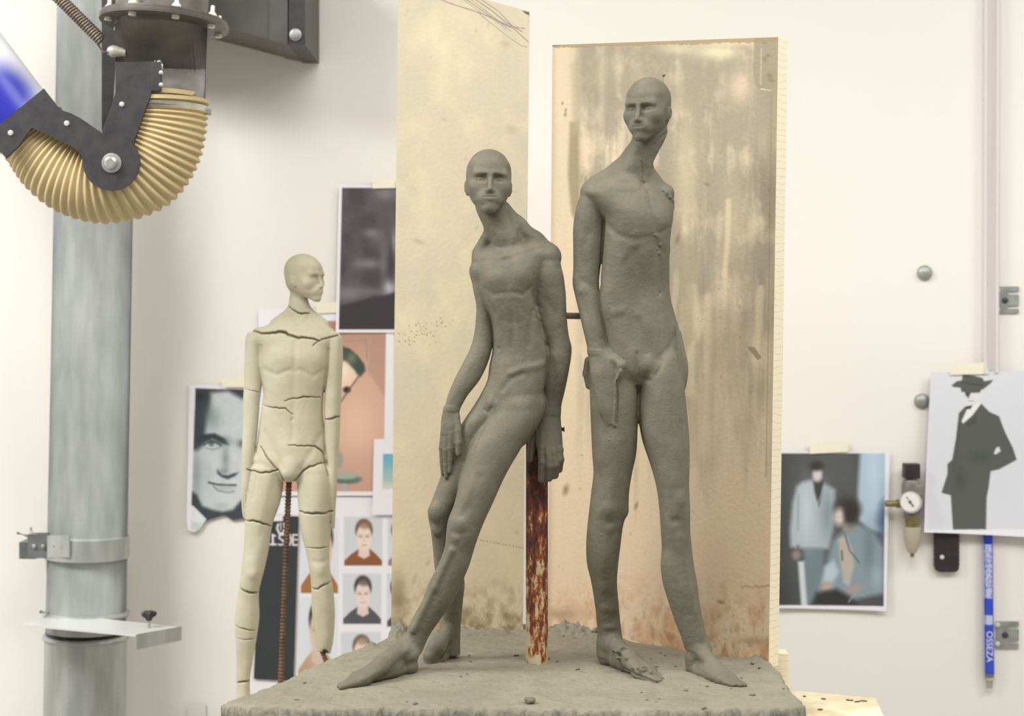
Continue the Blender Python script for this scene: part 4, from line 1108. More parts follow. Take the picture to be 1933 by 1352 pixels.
add_box(bm, (.365, 2.325, EYE - .459 - .026), (.024, .03, .055), bevel=.001)
o = bm_obj('wooden_block', bm, M_ply_edge); tag(o, 'short cream wooden block at the foot of the wide smeared panel', 'block')

# ------------------------------------------------------------------ rusty post
def rust_mat():
    m = new_mat('rusty_steel', (120, 60, 40), .75)
    nt = m.node_tree; N = nt.nodes; L = nt.links; b = N['Principled BSDF']
    tc = N.new('ShaderNodeTexCoord'); mp = N.new('ShaderNodeMapping'); mp.inputs['Scale'].default_value = (1.3, 1.3, .45); L.new(tc.outputs['Object'], mp.inputs['Vector'])
    n1 = N.new('ShaderNodeTexNoise'); n1.inputs['Scale'].default_value = 95; n1.inputs['Detail'].default_value = 10; n1.inputs['Roughness'].default_value = .72; n1.inputs['Distortion'].default_value = .1; L.new(mp.outputs[0], n1.inputs['Vector'])
    r = N.new('ShaderNodeValToRGB'); e = r.color_ramp.elements
    e[0].position = .30; e[0].color = (*lin((58, 34, 32)), 1); e[1].position = .74; e[1].color = (*lin((206, 194, 170)), 1)
    for p, c in ((.42, (98, 54, 44)), (.50, (136, 74, 46)), (.535, (186, 122, 62)), (.57, (206, 190, 152))):
        x = e.new(p); x.color = (*lin(c), 1)
    sp = N.new('ShaderNodeSeparateXYZ'); L.new(tc.outputs['Object'], sp.inputs[0])
    mr = N.new('ShaderNodeMapRange'); mr.inputs['From Min'].default_value = .0; mr.inputs['From Max'].default_value = .27; mr.inputs['To Min'].default_value = .10; mr.inputs['To Max'].default_value = -.11
    L.new(sp.outputs['Z'], mr.inputs['Value'])
    ad = N.new('ShaderNodeMath'); ad.operation = 'ADD'; L.new(n1.outputs['Fac'], ad.inputs[0]); L.new(mr.outputs[0], ad.inputs[1])
    L.new(ad.outputs[0], r.inputs['Fac']); L.new(r.outputs['Color'], b.inputs['Base Color'])
    bp = N.new('ShaderNodeBump'); bp.inputs['Distance'].default_value = .0008; L.new(n1.outputs['Fac'], bp.inputs['Height']); L.new(bp.outputs['Normal'], b.inputs['Normal'])
    return m
M_rust = rust_mat()
def post():
    x, y = (1013.5 - CX) * 2.268 / F_PX, 2.268
    zb = EYE - H_BASE - .03
    r = empty('steel_post', (x, y, zb))
    h = .356
    bm = bmesh.new(); add_lathe(bm, (x, y, zb), (0, 0, 1), [(0, .001), (0, .0148), (h, .0148), (h, .0125), (h - .01, .0125), (h - .01, .001)], 32)
    me = bm_obj('tube', bm, M_rust, autosmooth=40)
    me.data.transform(Matrix.Translation((-x, -y, -zb))); me.parent = r
    zc = zb + h - .012
    bm = bmesh.new(); add_tube(bm, [(x + .012, y - .012, zc), (x + .034, y - .012, zc)], .0028, 10); add_tube(bm, [(x + .032, y - .012, zc), (x + .0365, y - .012, zc)], .0046, 6)
    adopt(r, bm_obj('bolt', bm, M_rust, autosmooth=40))
    tag(r, 'rusty round steel post held by the leaning figure', 'post')
post()
def rod():
    a, b = W3(1052, 596, 2.232), W3(1108, 597, 2.232)
    bm = bmesh.new(); n = 90
    pts = [a.lerp(b, i / n) for i in range(n + 1)]
    add_tube(bm, pts, [.0038 + .0009 * (1 if i % 4 < 2 else 0) for i in range(n + 1)], 12)
    o = bm_obj('threaded_rod', bm, noise_mat('rod_steel', (92, 84, 74), (120, 112, 100), 60, .6), autosmooth=60)
    tag(o, 'short ribbed steel rod joining the two dark clay figures at the elbow', 'rod')
rod()

# ------------------------------------------------------------------ crumbs
def crumbs():
    rs = random.Random(8)
    def lump(name, c, r, flat, seed):
        bm = bmesh.new(); bmesh.ops.create_icosphere(bm, subdivisions=2, radius=1)
        q = random.Random(seed)
        k = [Vector((q.uniform(-1, 1), q.uniform(-1, 1), q.uniform(-1, 1))) for _ in range(5)]
        for v in bm.verts:
            v.co *= 1 + .22 * sum(math.sin(3 * v.co.dot(u) + i) for i, u in enumerate(k)) / 2
            v.co = Vector((v.co.x * r, v.co.y * r * q.uniform(.75, .8), v.co.z * r * flat))
        o = bm_obj(name, bm, M_clay, smooth=True); o.location = c; o.rotation_euler = (0, 0, q.uniform(0, 6)); return o
    big = [(1192, 1191, 2.475, .0115, 'dark flat clay lump at the foot of the panel, nearest the standing legs'), (1222, 1192, 2.465, .008, 'small clay lump between two larger lumps at the panel foot'),
           (1240, 1190, 2.455, .0105, 'rough clay lump at the panel foot, furthest right of three'),
           (1100, 1166, 2.50, .009, 'crumbly clay lump on the heap behind the near shin'), (1126, 1176, 2.46, .008, 'clay lump half hidden behind the near shin of the standing figure'),
           (1000, 1328, 2.035, .008, 'round clay pellet on the front rim of the slab')]
    for i, (px, py, Z, r, lb) in enumerate(big):
        p = W3(px, py, Z); z = slab_z(p.x, p.y)
        o = lump('clay_lump', (p.x, p.y, z + r * .35), r, .62, i); tag(o, lb, 'clay lump')
    protos = [lump('clay_crumb', (0, 0, 0), .0028, .45, 50 + i) for i in range(4)]
    spots = [(1065, 1203), (1049, 1182), (1096, 1199), (1108, 1192), (1246, 1232), (1228, 1242), (1240, 1260), (1255, 1236), (1268, 1262), (1275, 1260), (1382, 1205), (1385, 1216), (1395, 1208), (1357, 1214), (1421, 1255), (1433, 1262), (1400, 1280), (1419, 1313),
             (1479, 1300), (1300, 1300), (1238, 1322), (1244, 1318), (1222, 1320), (1330, 1335), (1335, 1297), (1295, 1305), (1210, 1308), (870, 1278), (882, 1274), (888, 1252), (900, 1195), (885, 1240), (700, 1290), (690, 1262), (640, 1290), (560, 1322), (575, 1290), (768, 1325), (785, 1328), (975, 1238), (1035, 1245), (1180, 1225), (1052, 1252), (1437, 1238), (1425, 1232), (1342, 1285), (1090, 1265), (1380, 1300)]
    for i, (px, py) in enumerate(spots):
        Z = H_BASE * F_PX / (py - HY); x = (px - CX) * Z / F_PX
        o = protos[i % 4] if i < 4 else protos[i % 4].copy()
        if i >= 4: link(o)
        s = rs.uniform(.5, 1.15); o.scale = (s * rs.uniform(.8, 1.6), s, s)
        o.rotation_euler = (0, 0, rs.uniform(0, 6)); o.location = (x, Z, slab_z(x, Z) + .0008 * s)
        tag(o, 'tiny dark crumb of clay lying on the grey clay slab', 'crumb', 'clay crumbs scattered on the slab')
    for px, py, Z in ((1519, 1316, 2.21), (1554, 1321, 2.2), (1600, 1323, 2.22), (1606, 1324, 2.2), (1619, 1326, 2.2), (1630, 1325, 2.2), (1548, 1341, 2.12)):
        top = EYE - H_BASE - .0525; Z = (EYE - top) * F_PX / (py + 0 - HY) ; x = (px - CX) * Z / F_PX
        o = protos[(px) % 4].copy(); link(o); o.scale = (rs.uniform(.6, 1.8), rs.uniform(.4, .9), .7); o.rotation_euler = (0, 0, rs.uniform(-.5, .5)); o.location = (x, Z, top + .0012)
        tag(o, 'grey clay crumb lying on the bare pale board right of the slab', 'crumb', 'clay crumbs on the bare board')
crumbs()

# ------------------------------------------------------------------ figures
def place(c, name, mat, label, cat, base):
    o = c.mesh(name, mat, loc=tuple(base)); return tag(o, label, cat)
place(leaning_figure(), 'leaning_figure', M_clay, 'dark clay statue of a nude man leaning back on a rusty post', 'statue', (-.08, 2.22, EYE - H_BASE))
place(standing_figure(), 'standing_figure', M_clay, 'tall dark clay statue of a nude man standing upright on the slab', 'statue', (.17, 2.21, EYE - H_BASE))
def cracked():
    r = empty('cracked_figure', (-.37, ZC, .812))
    k = cracked_figure()
    b = k.mesh('body', M_dry, loc=(0, 0, 0)); adopt(r, b)
    M_bar = noise_mat('rusty_rebar', (78, 60, 48), (108, 80, 58), 60, .7)
    a, e = W3(546, 898, ZC), W3(528, 1330, ZC)
    bm = bmesh.new(); n = 260
    add_tube(bm, [a.lerp(e, i / n) for i in range(n + 1)], [.0040 + .0012 * (1 if i % 4 < 2 else 0) for i in range(n + 1)], 10)
    adopt(r, bm_obj('support_rod', bm, M_bar, autosmooth=60))
    a, e = W3(606, 1225, ZC), W3(619, 1330, ZC)
    bm = bmesh.new(); m = W3(616, 1250, ZC)
    pts = [a.lerp(m, i / 20) for i in range(20)] + [m.lerp(e, i / 40) for i in range(41)]
    add_tube(bm, pts, [.0032 + .0012 * (1 if i % 4 < 2 else 0) for i in range(len(pts))], 8)
    adopt(r, bm_obj('ankle_rod', bm, M_bar, autosmooth=60))
    tag(r, 'smaller pale dried clay statue covered in cracks behind the slab', 'statue')
    s = empty('modelling_stand', (-.345, ZC, 0))
    bm = bmesh.new(); add_box(bm, (-.345, ZC, .812 - .015), (.21, .16, .03), bevel=.002); t = bm_obj('stand_top', bm, M_wood); kids = [t]
    for sx in (-1, 1):
        for sy in (-1, 1):
            bm = bmesh.new(); add_box(bm, (-.345 + sx * .075, ZC + sy * .055, .391), (.03, .03, .782)); kids.append(bm_obj('leg', bm, M_wood))
    adopt(s, *kids)
    tag(s, 'narrow wooden modelling stand under the cracked pale statue', 'stand')
cracked()

# ------------------------------------------------------------------ prints taped to the wall
WZ = WALL - .003
def stack(x, n): return WALL - .002 - .002 * n

def p_face(c):
    c.poly([(369, 733), (472, 737), (476, 1000), (362, 1000)], (206, 212, 214), 1.5)
    f = Canvas(c.X, c.Y, c.C[0, 0]); f.C = c.C.copy()
    f.mix(.25 * fbm(c.X / 9, c.Y / 9, 5), (150, 158, 162))
    f.poly([(360, 725), (480, 725), (480, 765), (455, 752), (430, 738), (398, 742), (392, 780), (384, 840), (374, 850), (360, 850)], (62, 70, 74), 10)
    f.gau(402, 790, 16, 22, (128, 138, 142), .6); f.gau(390, 765, 10, 28, (74, 84, 88), .6); f.gau(380, 748, 12, 10, (48, 54, 58), .8)
    f.poly([(360, 826), (385, 820), (405, 818), (424, 828), (432, 840), (420, 838), (402, 828), (380, 838), (360, 850)], (56, 62, 66), 5)
    f.gau(408, 833, 26, 9, (70, 78, 82), .7)
    f.ell(400, 840, 13, 6, (196, 204, 206), .6, .9); f.ell(399, 838, 5, 5, (92, 104, 110), .6, .9); f.stroke([(385, 840), (398, 833), (412, 838), (418, 842)], 1.6, (52, 58, 62))
    f.stroke([(388, 846), (402, 849), (416, 845)], 1.2, (130, 138, 142), .8)
    f.gau(458, 838, 10, 8, (78, 86, 90), .8)
    f.gau(426, 866, 7, 24, (128, 138, 144), .75); f.gau(422, 890, 9, 6, (110, 120, 124), .6)
    f.poly([(410, 886), (418, 896), (430, 898), (440, 894), (450, 892), (444, 899), (430, 905), (418, 901), (410, 894)], (66, 72, 76), 4)
    f.gau(392, 900, 10, 34, (176, 184, 186), .5)
    f.stroke([(394, 911), (410, 915), (430, 916), (445, 916)], 2.4, (82, 88, 92)); f.ell(424, 922, 18, 4.5, (180, 184, 186), .7)
    f.stroke([(402, 917), (412, 927), (430, 930), (442, 928)], 1.6, (120, 126, 130), .8)
    f.gau(371, 900, 10, 50, (132, 140, 144), .6)
    f.poly([(360, 925), (372, 934), (382, 955), (400, 962), (420, 966), (440, 962), (455, 945), (480, 935), (480, 1000), (360, 1000)], (66, 74, 78), 7)
    f.gau(418, 955, 14, 6, (150, 158, 160), .5)
    f.poly([(355, 950), (366, 955), (390, 980), (376, 1010), (355, 1010)], (226, 230, 236), 2)
    msk = Canvas(c.X, c.Y, (0, 0, 0)).poly([(369, 733), (474, 737), (474, 1000), (364, 985), (362, 950)], (1, 1, 1), 1.5).C
    c.C = c.C * (1 - msk) + f.C * msk
o = painted_sheet('photo_print', [(357, 726), (498, 730), (498, 1006), (353, 1006)], stack(0, 1), p_face, M_print, base=(238, 236, 242),
                  keep=[(356, 724), (500, 728), (500, 985), (462, 978), (440, 982), (424, 972), (412, 976), (398, 980), (386, 986), (378, 998), (366, 1004), (354, 998)], curl=.006)
tag(o, 'torn black and white print of a close-up male face left of the cracked statue', 'photo print')

def p_dark(c):
    c.poly([(646, 355), (790, 355), (790, 622), (640, 622)], (82, 78, 80), 1.5)
    m = Canvas(c.X, c.Y, (0, 0, 0)).poly([(646, 355), (790, 355), (790, 622), (640, 622)], (1, 1, 1), 1.5).C
    f = Canvas(c.X, c.Y, (78, 74, 77)); f.mix(.5 * np.clip(fbm(c.X / 28, c.Y / 28, 7) * 2.4 - .8, 0, 1), (110, 106, 108))
    f.gau(730, 365, 26, 14, (140, 138, 140), .8); f.gau(702, 440, 14, 8, (150, 148, 152), .7); f.gau(712, 450, 20, 20, (118, 114, 118), .6)
    f.gau(695, 498, 26, 10, (150, 146, 150), .7); f.gau(735, 545, 12, 16, (210, 208, 214), .9); f.gau(724, 500, 7, 30, (130, 126, 130), .6); f.gau(744, 455, 6, 22, (160, 158, 166), .8)
    f.gau(660, 555, 30, 14, (140, 136, 142), .8); f.gau(700, 550, 40, 8, (128, 124, 130), .6); f.gau(740, 400, 10, 30, (96, 92, 94), .8)
    f.poly([(635, 580), (665, 572), (700, 562), (725, 558), (745, 552), (790, 540), (790, 640), (635, 640)], (66, 62, 66), 6)
    f.gau(738, 490, 4, 40, (58, 54, 56), .6)
    c.C = c.C * (1 - m) + f.C * m
o = painted_sheet('photo_print', [(640, 350), (792, 350), (790, 628), (634, 628)], stack(0, 3), p_dark, M_print, curl=.002)
tag(o, 'dark blurry monochrome print partly hidden by the tall narrow panel', 'photo print')

def p_pink(c):
    pts = [(512, 607), (728, 632), (724, 928), (508, 928)]
    pts = [(512, 606), (729, 606), (724, 928), (508, 928)]
    m = Canvas(c.X, c.Y, (0, 0, 0)).poly(pts, (1, 1, 1), 1.5).C
    f = Canvas(c.X, c.Y, (214, 172, 152)); t = np.clip((c.Y - 610) / 320, 0, 1)
    f.mix(.9 * np.clip(1 - t * 3, 0, 1), (182, 140, 124)); f.gau(675, 800, 50, 70, (232, 196, 174), .9); f.mix(np.clip((t - .7) * 2.5, 0, .8), (200, 158, 142))
    f.poly([(694, 700), (729, 755), (729, 606), (700, 630)], (186, 150, 136), 6, .7)
    f.stroke([(648, 645), (692, 642), (692, 680)], 1.2, (140, 150, 124), .7)
    f.poly([(640, 652), (660, 658), (676, 672), (688, 688), (690, 700), (680, 712), (668, 700), (655, 690), (640, 685)], (74, 86, 76), 4)
    f.gau(664, 676, 8, 10, (140, 146, 120), .7)
    f.poly([(640, 678), (655, 684), (670, 700), (674, 714), (662, 728), (650, 730), (640, 735)], (240, 210, 186), 5); f.gau(648, 700, 10, 16, (248, 236, 224), .8)
    f.ell(655, 736, 7, 6, (58, 50, 48), .6); f.stroke([(676, 712), (660, 734), (644, 758)], 2, (110, 92, 84), .8)
    f.ell(640, 868, 8, 16, (150, 160, 148), .6, .8); f.ell(655, 905, 27, 9, (104, 122, 110), .4); f.ell(652, 898, 26, 7, (168, 180, 166), .5); f.rect(645, 913, 656, 928, (176, 176, 174))
    c.C = c.C * (1 - m) + f.C * m
o = painted_sheet('photo_print', [(488, 584), (744, 584), (742, 936), (486, 936)], stack(0, 2), p_pink, M_print, curl=.002)
tag(o, 'pink print of a dark haired person above a green stool', 'photo print')

def p_teal(c):
    m = Canvas(c.X, c.Y, (0, 0, 0)).poly([(723, 857), (800, 857), (800, 920), (722, 924)], (1, 1, 1), 1.5).C
    f = Canvas(c.X, c.Y, (120, 182, 206)); f.mix(np.clip((c.Y - 868) / 30, 0, 1), (168, 200, 198)); f.mix(np.clip((c.Y - 905) / 14, 0, 1), (214, 216, 204))
    c.C = c.C * (1 - m) + f.C * m
o = painted_sheet('photo_print', [(706, 829), (790, 829), (790, 972), (703, 972)], stack(0, 4), p_teal, M_print)
tag(o, 'white sheet with a small teal picture at the edge of the narrow panel', 'photo print')

def portrait(f, x, y, w, h, bg, hair, skin, cloth, turn=0):
    X, Y = f.X, f.Y
    f.rect(x, y, x + w, y + h, bg, 1.6)
    cx, cy = x + w * (.52 + turn), y + h * .42
    f.poly([(x + 1, y + h), (x + 1, y + h * .9), (x + w * .2, y + h * .76), (x + w * .38, y + h * .66), (x + w * .68, y + h * .66), (x + w * .85, y + h * .78), (x + w - 1, y + h * .9), (x + w - 1, y + h)], cloth, 2.5)
    f.poly([(cx - w * .13, y + h * .55), (cx + w * .13, y + h * .55), (cx + w * .15, y + h * .8), (cx, y + h * .86), (cx - w * .15, y + h * .8)], tuple(v - 8 for v in skin), 3)
    f.ell(cx, y + h * .27, w * .225, h * .23, hair, .25); f.ell(cx, cy, w * .195, h * .27, skin, .25)
    f.ell(cx + w * .03, y + h * .17, w * .15, h * .08, tuple(min(255, int(v * 1.25 + 20)) for v in hair), .8, .8)
    for s_ in (-1, 1):
        f.ell(cx + s_ * w * .085, y + h * .41, w * .05, h * .014, (120, 104, 98), .9, .7); f.stroke([(cx + s_ * w * .04, y + h * .375), (cx + s_ * w * .14, y + h * .37)], .9, (134, 112, 100), .6)
    f.stroke([(cx, y + h * .42), (cx - w * .012, y + h * .50)], .9, (206, 176, 164), .7); f.stroke([(cx - w * .06, y + h * .58), (cx + w * .06, y + h * .58)], 1.1, (196, 138, 130), .8)
def p_sheet(c):
    bg = (214, 218, 226)
    portrait(c, 649, 976, 73, 92, bg, (112, 88, 70), (240, 220, 208), (146, 96, 66)); portrait(c, 647, 1083, 73, 95, bg, (70, 64, 62), (238, 216, 208), (92, 92, 100)); portrait(c, 643, 1194, 76, 96, bg, (122, 100, 84), (238, 212, 198), (170, 150, 140))
    portrait(c, 567, 978, 72, 142, (226, 228, 238), (80, 66, 60), (230, 200, 184), (170, 120, 76), turn=.12); portrait(c, 562, 1128, 76, 152, (226, 230, 238), (66, 56, 52), (226, 196, 178), (196, 164, 134), turn=-.02)
    portrait(c, 732, 976, 73, 92, bg, (60, 50, 46), (220, 200, 188), (150, 140, 140), turn=-.2); portrait(c, 730, 1083, 73, 100, bg, (60, 50, 46), (220, 200, 188), (90, 84, 84), turn=-.2)
    c.gau(600, 1225, 16, 40, (222, 206, 196), .6)
o = painted_sheet('portrait_sheet', [(474, 938), (786, 938), (782, 1316), (470, 1316)], stack(0, 1), p_sheet, M_print, step=1.3)
tag(o, 'white sheet with a grid of small colour head portraits', 'photo print')
def p_poster(c):
    c.mix(.35 * fbm(c.X / 20, c.Y / 30, 3), (78, 82, 84))
    w = (232, 228, 232); k = 1.7
    c.stroke([(525, 990), (523, 998), (527, 1007), (534, 1007), (538, 998), (536, 989)], 2.2, w); c.stroke([(530, 988), (530, 1000)], 1.2, w)
    c.stroke([(510, 1028), (521, 1028)], 2, w); c.stroke([(515, 1010), (515, 1028)], 2.4, w); c.stroke([(514, 1010), (520, 1012)], 1.6, w)
    c.stroke([(538, 1010), (528, 1010), (527, 1016), (534, 1021), (538, 1026), (530, 1029), (526, 1028)], 1.8, w)
    c.stroke([(547, 1010), (550, 1020), (547, 1029)], 1.8, w); c.stroke([(553, 1010), (562, 1010)], 1.7, w); c.stroke([(553, 1010), (553, 1029), (562, 1029)], 1.9, w); c.stroke([(556, 1019), (562, 1019)], 1.6, w)
    c.rect(500, 972, 534, 984, (236, 232, 236), 1.5)
o = painted_sheet('poster', [(492, 973), (564, 975), (554, 1286), (479, 1282)], stack(0, 3), p_poster, M_print, base=(58, 62, 64), step=1.2)
tag(o, 'narrow black poster with white lettering behind the cracked statue legs', 'poster')

def p_two(c):
    m = Canvas(c.X, c.Y, (0, 0, 0)).poly([(1474, 856), (1671, 856), (1667, 1144), (1468, 1142)], (1, 1, 1), 1.5).C
    f = Canvas(c.X, c.Y, (84, 86, 88)); f.k = 1.9; f.mix(.5 * fbm(c.X / 30, c.Y / 30, 9), (108, 108, 108)); f.mix(.6 * np.clip((960 - c.X + 540) / 60, 0, 1) * 0, (0, 0, 0))
    f.mix(.6 * np.clip((1500 - c.X) / 20, 0, 1) + .4 * np.clip((c.Y - 1060) / 60, 0, 1), (70, 72, 74))
    f.poly([(1624, 850), (1680, 850), (1680, 1010), (1640, 1000), (1619, 980), (1619, 930)], (176, 198, 216), 5); f.gau(1650, 900, 14, 60, (200, 218, 232), .6); f.poly([(1680, 935), (1664, 950), (1656, 985), (1664, 1020), (1680, 1020)], (92, 110, 140), 10)
    # standing man, jacket and trousers
    f.poly([(1517, 1035), (1556, 1035), (1552, 1144), (1522, 1144)], (118, 136, 142), 5); f.poly([(1506, 1060), (1518, 1060), (1524, 1144), (1512, 1144)], (206, 214, 220), 3)
    f.poly([(1536, 905), (1515, 910), (1504, 918), (1496, 950), (1491, 1000), (1492, 1032), (1503, 1035), (1506, 1030), (1510, 1035), (1565, 1036), (1574, 990), (1576, 925), (1556, 912)], (178, 190, 198), 5)
    f.gau(1522, 970, 12, 50, (206, 214, 222), .7); f.gau(1562, 970, 14, 50, (132, 144, 154), .8); f.stroke([(1507, 935), (1506, 1000)], 2, (140, 148, 154), .6)
    f.poly([(1535, 908), (1555, 908), (1552, 930), (1546, 956), (1538, 930)], (72, 74, 72), 3); f.stroke([(1542, 955), (1550, 935), (1554, 920)], 1.3, (196, 200, 196), .6)
    f.ell(1543, 896, 9, 13, (214, 206, 204), .4); f.ell(1542, 880, 12, 9, (66, 62, 60), .5); f.ell(1503, 1048, 8, 9, (146, 138, 134), .5)
    # seated man
    f.poly([(1586, 1008), (1572, 1022), (1564, 1050), (1556, 1080), (1548, 1105), (1600, 1135), (1668, 1120), (1668, 1035), (1650, 1005), (1620, 990)], (138, 156, 166), 6)
    f.poly([(1556, 1070), (1574, 1058), (1584, 1080), (1572, 1100), (1552, 1100)], (186, 200, 214), 5); f.gau(1640, 1040, 10, 40, (110, 124, 132), .7); f.gau(1655, 1090, 12, 20, (170, 188, 200), .6)
    f.poly([(1582, 1018), (1598, 1010), (1610, 1040), (1612, 1070), (1602, 1108), (1592, 1100), (1586, 1060)], (186, 180, 168), 3); f.stroke([(1594, 1006), (1604, 1040), (1622, 1062)], 2.2, (98, 108, 116), .8); f.stroke([(1589, 1040), (1590, 1058)], 1.8, (90, 82, 66), .8)
    f.ell(1600, 962, 24, 22, (66, 62, 60), .4); f.ell(1585, 976, 11, 16, (212, 200, 194), .5); f.poly([(1592, 985), (1614, 985), (1616, 1000), (1598, 1010), (1590, 1002)], (150, 146, 142), 4); f.ell(1606, 970, 13, 20, (60, 56, 54), .5)
    f.ell(1560, 1108, 12, 8, (190, 170, 160), .6, rot=-25); f.ell(1613, 1112, 14, 8, (170, 156, 150), .6, rot=-20)
    f.poly([(1540, 1120), (1580, 1112), (1604, 1126), (1620, 1144), (1530, 1144)], (58, 58, 58), 6); f.stroke([(1602, 1136), (1612, 1122), (1632, 1124)], 2, (150, 160, 164), .8)
    c.C = c.C * (1 - m) + f.C * m
    c.poly([(1462, 856), (1468, 856), (1462, 1142), (1460, 1142)], (90, 92, 96), 1.5)
o = painted_sheet('photo_print', [(1462, 852), (1680, 854), (1672, 1153), (1458, 1147)], stack(0, 2), p_two, M_print, base=(236, 236, 244), step=1.3, curl=.004)
tag(o, 'colour print of a standing and a seated man in pale jackets', 'photo print')

def p_hat(c):
    c.mix(.12 * fbm(c.X / 60, c.Y / 60, 2), (196, 200, 214)); c.mix(.5 * np.clip((1756 - c.X + (c.Y - 700) * -.02) / 5, 0, 1), (242, 236, 248)); c.mix(np.clip((c.Y - 998) / 3, 0, .8), (244, 242, 250))
    c.k = 1.3
    G = (92, 96, 92); D = (76, 80, 76)
    f = c
    f.poly([(1810, 780), (1822, 768), (1842, 772), (1852, 762), (1868, 778), (1886, 786), (1893, 806), (1900, 822), (1912, 846), (1919, 868), (1905, 876), (1886, 886), (1870, 890), (1866, 920), (1862, 940), (1860, 999), (1797, 999), (1794, 935), (1776, 930), (1788, 895), (1788, 876), (1797, 868), (1804, 830)], G, 1.6)
    f.poly([(1820, 800), (1845, 780), (1842, 800), (1828, 806)], D, 4, .6); f.gau(1850, 862, 18, 10, D, .6); f.gau(1812, 905, 10, 20, D, .6); f.stroke([(1812, 800), (1806, 850), (1800, 890)], 1.2, D, .7)
    f.poly([(1886, 843), (1889, 852), (1880, 858), (1876, 857), (1880, 846)], (226, 228, 234), 1.5)
    f.poly([(1826, 770), (1846, 758), (1852, 762), (1836, 784), (1818, 800), (1815, 795), (1822, 780)], (236, 236, 240), 1.5)
    f.poly([(1821, 735), (1852, 735), (1856, 748), (1848, 760), (1826, 772), (1823, 750)], (222, 224, 228), 2); f.poly([(1822, 735), (1852, 735), (1850, 741), (1832, 742), (1828, 752), (1822, 745)], D, 2)
    f.stroke([(1828, 757), (1838, 757)], 1, (120, 120, 120), .7); f.poly([(1822, 768), (1836, 765), (1832, 772), (1824, 773)], (60, 62, 60), 1.2)
    f.poly([(1796, 728), (1806, 720), (1816, 718), (1817, 706), (1836, 709), (1855, 714), (1858, 720), (1875, 717), (1870, 724), (1856, 735), (1846, 738), (1830, 741), (1815, 740), (1813, 732), (1800, 731)], G, 1.4)
    f.stroke([(1816, 722), (1855, 728)], 1.2, (66, 68, 64), .8)
o = painted_sheet('photo_print', [(1757, 703), (1990, 700), (1990, 1016), (1740, 1003)], stack(0, 6), p_hat, M_print, base=(222, 224, 232), step=1.3, curl=.012)
tag(o, 'black and white print of a man in a dark suit and brimmed hat', 'photo print')

M_tape = new_mat('masking_tape', (240, 234, 214), .6)
def tape(q, n, label, mat=None):
    bm = bmesh.new(); add_prism(bm, [W3(x, y, stack(0, n)) for x, y in q], (0, -.0003, 0))
    o = bm_obj('masking_tape', bm, mat or M_tape); tag(o, label, 'tape')
tape([(1527, 836), (1600, 832), (1601, 853), (1529, 857)], 3.2, 'cream tape strip over the print of two men')
tape([(1792, 700), (1800, 688), (1862, 684), (1866, 706), (1794, 708)], 7.5, 'cream tape strip over the print of the man in a hat')
tape([(418, 713), (470, 711), (470, 731), (420, 731)], 4.5, 'cream tape strip over the torn close-up face print')
tape([(703, 337), (745, 336), (745, 355), (703, 356)], 4.4, 'cream tape strip over the dark blurry print')
tape([(596, 572), (640, 570), (641, 590), (597, 592)], 3.4, 'cream tape strip over the pink print beside the cracked statue head')
tape([(354, 1330), (388, 1327), (390, 1380), (355, 1382)], 1, 'translucent grey tape patch low on the wall left of the slab', new_mat('clear_tape', (226, 224, 220), .35))

# ------------------------------------------------------------------ wall fittings on the right
M_galv = noise_mat('galvanised_steel', (186, 190, 188), (164, 168, 166), scale=14, rough=.42, metal=.55, stretch=(3, 3, .6))
M_zinc = noise_mat('zinc_fitting', (176, 180, 176), (150, 154, 150), scale=40, rough=.45, metal=.5)
M_black = noise_mat('black_plastic', (40, 36, 36), (52, 46, 46), scale=30, rough=.5)
def rail():
    a0, a1 = (1870, -240), (1869, 704)
    o = empty('wall_rail', W3(1869, 704, WALL - .01))
    M = new_mat('white_rail', (222, 216, 216), .45)
    def bar(x0, x1, d0, d1, name, m):
        bm = bmesh.new()
        add_prism(bm, [W3(x0 + 2, -240, WALL - d0), W3(x1 + 2, -240, WALL - d0), W3(x1 - 1, 704, WALL - d0), W3(x0 - 1, 704, WALL - d0)], (0, -(d1 - d0), 0))
        adopt(o, bm_obj(name, bm, m))
    bar(1855, 1884, 0.0005, .010, 'backing', M); bar(1856, 1861, .010, .018, 'side_lip', M); bar(1878, 1883, .010, .018, 'side_lip', M)
    tag(o, 'long pale metal rail running up the wall above the hat print', 'rail')
rail()
def fork(px, py, label):
    o = empty('wall_bracket', W3(px, py, WALL))
    x0, x1 = px, px + 42
    pts = [(x0, py), (x1, py), (x1, py + 9), (x0 + 22, py + 9), (x0 + 22, py + 15), (x1, py + 15), (x1, py + 36), (x0 + 22, py + 36), (x0 + 22, py + 42), (x1, py + 42), (x1, py + 50), (x0, py + 50)]
    bm = bmesh.new(); add_prism(bm, [W3(x, y, WALL - .0005) for x, y in pts], (0, -.004, 0))
    a = bm_obj('plate', bm, M_zinc)
    bm = bmesh.new(); add_lathe(bm, W3(px + 17, py + 26, WALL - .004), (0, -1, 0), [(0, .001), (0, .006), (.003, .0055), (.004, .001)], 16)
    b = bm_obj('screw', bm, new_mat('dark_screw', (84, 84, 82), .4, .6))
    kids = [a, b]
    for dy in (7, 43):
        bm = bmesh.new(); add_lathe(bm, W3(px + 3, py + dy, WALL - .0045), (0, -1, 0), [(0, .001), (0, .005), (.002, .004), (.003, .001)], 12); kids.append(bm_obj('rivet', bm, new_mat('bright_rivet', (226, 232, 226), .3, .3), autosmooth=40))
    adopt(o, *kids); tag(o, label, 'bracket')
fork(1880, 541, 'slotted zinc wall bracket beside the rail, above the hat print')
fork(1880, 1173, 'slotted zinc wall bracket low down right of the blue tube')
